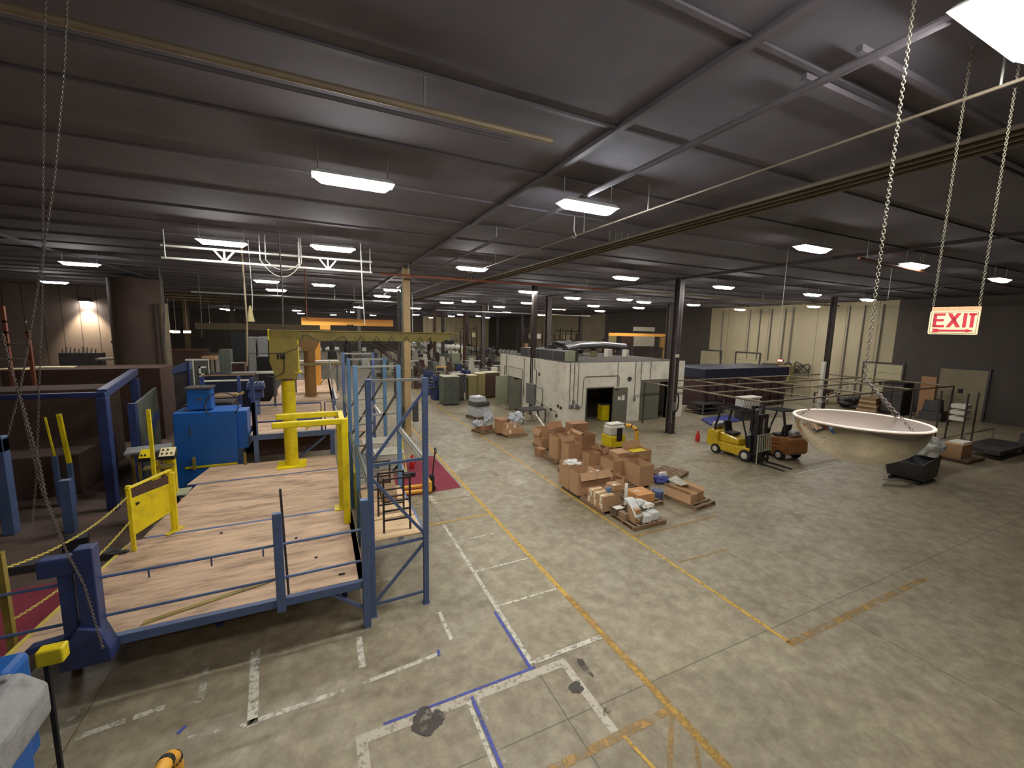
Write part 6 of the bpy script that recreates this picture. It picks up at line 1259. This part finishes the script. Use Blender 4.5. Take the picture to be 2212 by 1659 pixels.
# crowd of small machine stands between the benches
random.seed(11)
protos = []
for k, (mt_, nm) in enumerate((('grey_dark', 'machine_stand'), ('blue_deep', 'tool_cart'), ('brown_rust', 'machine_stand'), ('pale_green', 'control_box'), ('bin_plastic', 'supply_crate'))):
    t = thing(nm, 'x', nm.split('_')[-1], (0, 0, 0), 0, 'small distant stands crowding the machine rows')
    link('stand_body', MB().cbox(0, 0, 0.12, 0.7, 0.6, 0.75+0.15*k, 0, 0.9), mt_, t, local=True, bevel=0.02); link('stand_top', MB().cbox(0, 0, 0.87+0.15*k, 0.95 if k % 2 else 0.5, 0.7 if k % 2 else 0.4, 0.06 if k % 2 else 0.5), 'steel' if k % 2 else mt_, t, local=True)
    for a_ in (-0.3, 0.3): link('foot', MB().box(a_-0.04, -0.28, 0, a_+0.04, 0.28, 0.12), 'black', t, local=True)
    protos.append(t)
spots = []
for n in range(420):
    px, py = random.uniform(885, 1075), random.uniform(764, 852)
    q_ = G(px, py)
    if any((q_.x-a)**2+(q_.y-b)**2 < 2.6 for a, b in spots): continue
    if q_.x > 12.0 and q_.y < 31: continue
    if any(abs(o.location.x-q_.x) < 2.0 and abs(o.location.y-q_.y) < 1.7 for o in COL.objects if o.parent is None and o.get('category') in ('machine', 'bench', 'column', 'cabinet', 'bulk bag')): continue
    spots.append((q_.x, q_.y))
    if len(spots) >= 46: break
cn = ('grey stand', 'blue cart', 'brown stand', 'pale green control box', 'pale crate')
spots.sort(key=lambda q: q[0]/q[1]); cnt_ = [0]*5
for n, (x, y) in enumerate(spots):
    k = n % 5; lab = 'small distant %s in the machine rows, %s from the left' % (cn[k], ORD[cnt_[k]]); cnt_[k] += 1; gr = 'distant %ss among the machine rows' % cn[k]
    if n < 5: protos[k].location = (x, y, 0); protos[k]['label'] = lab; protos[k]['group'] = gr
    else: dup(protos[k], (x, y, 0), random.uniform(-0.3, 0.3), lab, gr)
# tall cantilever racks near the far wall
def crack(pl, pr, Y, ztop, label, levels=4):
    a, b = AY(pl, 720, Y), AY(pr, 720, Y); t = thing('storage_rack', label, 'rack', ((a.x+b.x)/2, Y, 0), 0, None); n = max(3, int((b.x-a.x)/0.95))
    for k in range(n+1): x = a.x+(b.x-a.x)*k/n; link('upright', MB().box(x-0.07, Y, 0, x+0.07, Y+0.12, ztop*(0.85+0.15*((k*3) % 2))), 'dark_frame', t)
    for l in range(levels): z = ztop*(l+0.6)/levels; link('shelf_beam', MB().box(a.x, Y-0.05, z, b.x, Y+0.05, z+0.12), 'dark_frame', t)
    for l in range(levels-1):
        z = ztop*(l+0.6)/levels+0.12
        for k in range(n):
            if (k*5+l*3) % 4 < 2: x = a.x+(b.x-a.x)*(k+0.2)/n; link('stored_goods', MB().box(x, Y+0.15, z, x+(b.x-a.x)/n*0.6, Y+0.9, z+0.8), ('sign_cream', 'bin_plastic', 'carton', 'wood')[(k+l) % 4], t)
crack(1118, 1172, 58, 6.2, 'tall dark storage rack left behind the white room roof'); crack(1198, 1280, 58, 6.0, 'tall dark storage rack in the middle behind the white room roof'); crack(995, 1030, 70, 6.0, 'tall dark rack beyond the crane beam tip'); crack(1290, 1330, 50, 4.5, 'dark rack behind the roof junk', 3)
# ------------------------------------------------------------ overhead pipes
def opipe(p, q, r, mt, label, drops=()):
    t = thing('overhead_pipe', label, 'pipe', ((p[0]+q[0])/2, (p[1]+q[1])/2, p[2])); link('pipe_run', MB().tube(p, q, r, 8), mt, t, smooth=True)
    for f in drops: c = Vector(p).lerp(Vector(q), f); link('pipe_hanger', MB().tube((c.x, c.y, c.z), (c.x, c.y, CEIL), 0.012, 5), 'galv', t)
opipe((-14, 5.08, 7.9), (2.9, 5.10, 7.9), 0.042, 'pipe_tan', 'tan pipe crossing the roof from the top left corner', (0.3, 0.6, 0.9))
opipe((-14, 5.75, 8.1), (2.6, 5.75, 8.1), 0.03, 'joist', 'thin dark pipe beside the tan roof pipe', (0.5,))
for k in range(4): opipe((7.7+k*0.22, -2.5, 7.95), (7.7+k*0.22, 60, 7.95), 0.035, 'pipe_dim', '%s of four parallel roof pipes running away at the right' % ('first', 'second', 'third', 'last')[k], (0.05, 0.2, 0.4))
opipe((5.98, -1.2, 7.8), (5.98, 30, 7.8), 0.018, 'pipe_dim', 'thin pale pipe running away under the right roof', (0.1, 0.25, 0.32, 0.5))
opipe((4.68, -1, 7.95), (4.68, 60, 7.95), 0.045, 'joist', 'dark roof pipe running away overhead', (0.2,))
opipe((2.6, 19.35, 7.75), (14.5, 19.0, 7.75), 0.05, 'pipe_red', 'reddish roof pipe crossing behind the beige column', (0.1, 0.5, 0.9))
opipe((14.5, 19.0, 7.75), (36, 18.4, 7.75), 0.05, 'pipe_tan', 'continuing dim roof pipe towards the right wall', (0.2, 0.6))
opipe((-7, 31.9, 7.35), (6.2, 33.3, 7.35), 0.05, 'pipe_white', 'white sprinkler pipe crossing high behind the yellow crane', (0.35, 0.62, 0.72))
opipe((11, 42, 7.3), (30, 42, 7.3), 0.06, 'pipe_white', 'white sprinkler pipe high above the white room', (0.1, 0.3, 0.7))
opipe((14.4, 7.0, 7.7), (19.2, 7.3, 7.7), 0.04, 'pipe_red', 'reddish pipe under the near right lamp', (0.1, 0.9))
for y, lab in ((3.05, 'right'), (2.55, 'left')): solo('roof_beam', MB().box(4.8, y-0.03, 8.12, 12.5, y+0.03, 8.18), 'joist', '%s beam of the pair of close roof beams at the top' % lab, 'beam')
# cream truss under the two lamps
t = thing('roof_truss', 'cream open truss lit by the lamps above the yellow crane', 'truss', (-1.2, 16.1, 7.4))
for z in (7.72, 7.36): link('truss_chord', MB().bar((-4.2, 16.15, z), (1.85, 16.0, z), 0.09, 0.06), 'pipe_white', t)
for x in (-2.6, 0.4):
    for dx in (-0.28, 0, 0.28): link('truss_web', MB().bar((x+dx, 16.1, 7.72), (x, 16.1, 7.36), 0.05, 0.05), 'pipe_white', t)
for x in (-4.1, -0.5, 1.8): link('truss_hanger', MB().tube((x, 16.1, 7.36), (x, 16.1, CEIL-0.1), 0.02), 'galv', t)
# drop cords and hoses
for px, py0, py1, Y, r, mt, lab in ((603, 541, 706, 13.5, 0.02, 'conduit', 'grey drop pole hanging from the roof above the crane head'), (780, 575, 700, 15.5, 0.02, 'pipe_white', 'pale drop cord hanging from the right end of the truss'), (526, 606, 790, 17, 0.03, 'pipe_tan', 'tan drop pipe left of the yellow crane'), (659, 625, 690, 20, 0.02, 'pipe_red', 'reddish cord above the orange crane arm'), (541, 610, 672, 17, 0.015, 'galv', 'thin cord with a funnel above the dim crane arm'), (345, 580, 760, 26, 0.05, 'column_dark', 'slanting dark pole right of the silo'), (428, 600, 730, 30, 0.02, 'joist', 'thin dark cord over the dim crane arm')):
    p, q = AY(px, py0, Y), AY(px+(8 if py1-py0 > 120 else 4), py1, Y); solo('drop_cord', MB().path([V(p.x, Y, CEIL-0.05), V(p.x+0.03, Y, (p.z+q.z)/2), V(q.x, Y, q.z)], r, 6), mt, lab, 'cord')
p = AY(541, 676, 17); solo('cable_funnel', MB().lathe((p.x, 17, p.z-0.3), [(0.12, 0), (0.04, 0.5), (0.02, 0.55)], 12), 'olive', 'small olive funnel hanging above the dim crane arm', 'funnel')
for px, w, dip, lab in ((608, 0.85, 0.5, 'lower'), (612, 0.7, 0.28, 'upper')):
    p = AY(px, 575, 15.9); pts = [V(p.x+w*(k/10-0.5)*1.4, 15.9, p.z+0.15-dip*4*(k/10)*(1-k/10)) for k in range(11)]; pts = [V(pts[0].x, 15.9, CEIL)]+pts+[V(pts[-1].x, 15.9, CEIL)]
    solo('cable_loop', MB().path(pts, 0.014, 5), 'pipe_white', '%s loop of cable drooping from the cream truss' % lab, 'cable', smooth=True)
p = AY(1216, 490, 9.45); solo('pipe_hook', MB().path([V(5.9, 9.1, CEIL-0.05), V(5.9, 9.1, 7.9), V(5.98, 9.1, 7.78), V(5.9, 9.1, 7.72), V(5.84, 9.1, 7.78)], 0.012, 5), 'galv', 'small steel hook hanging from the thin pale roof pipe', 'hook')
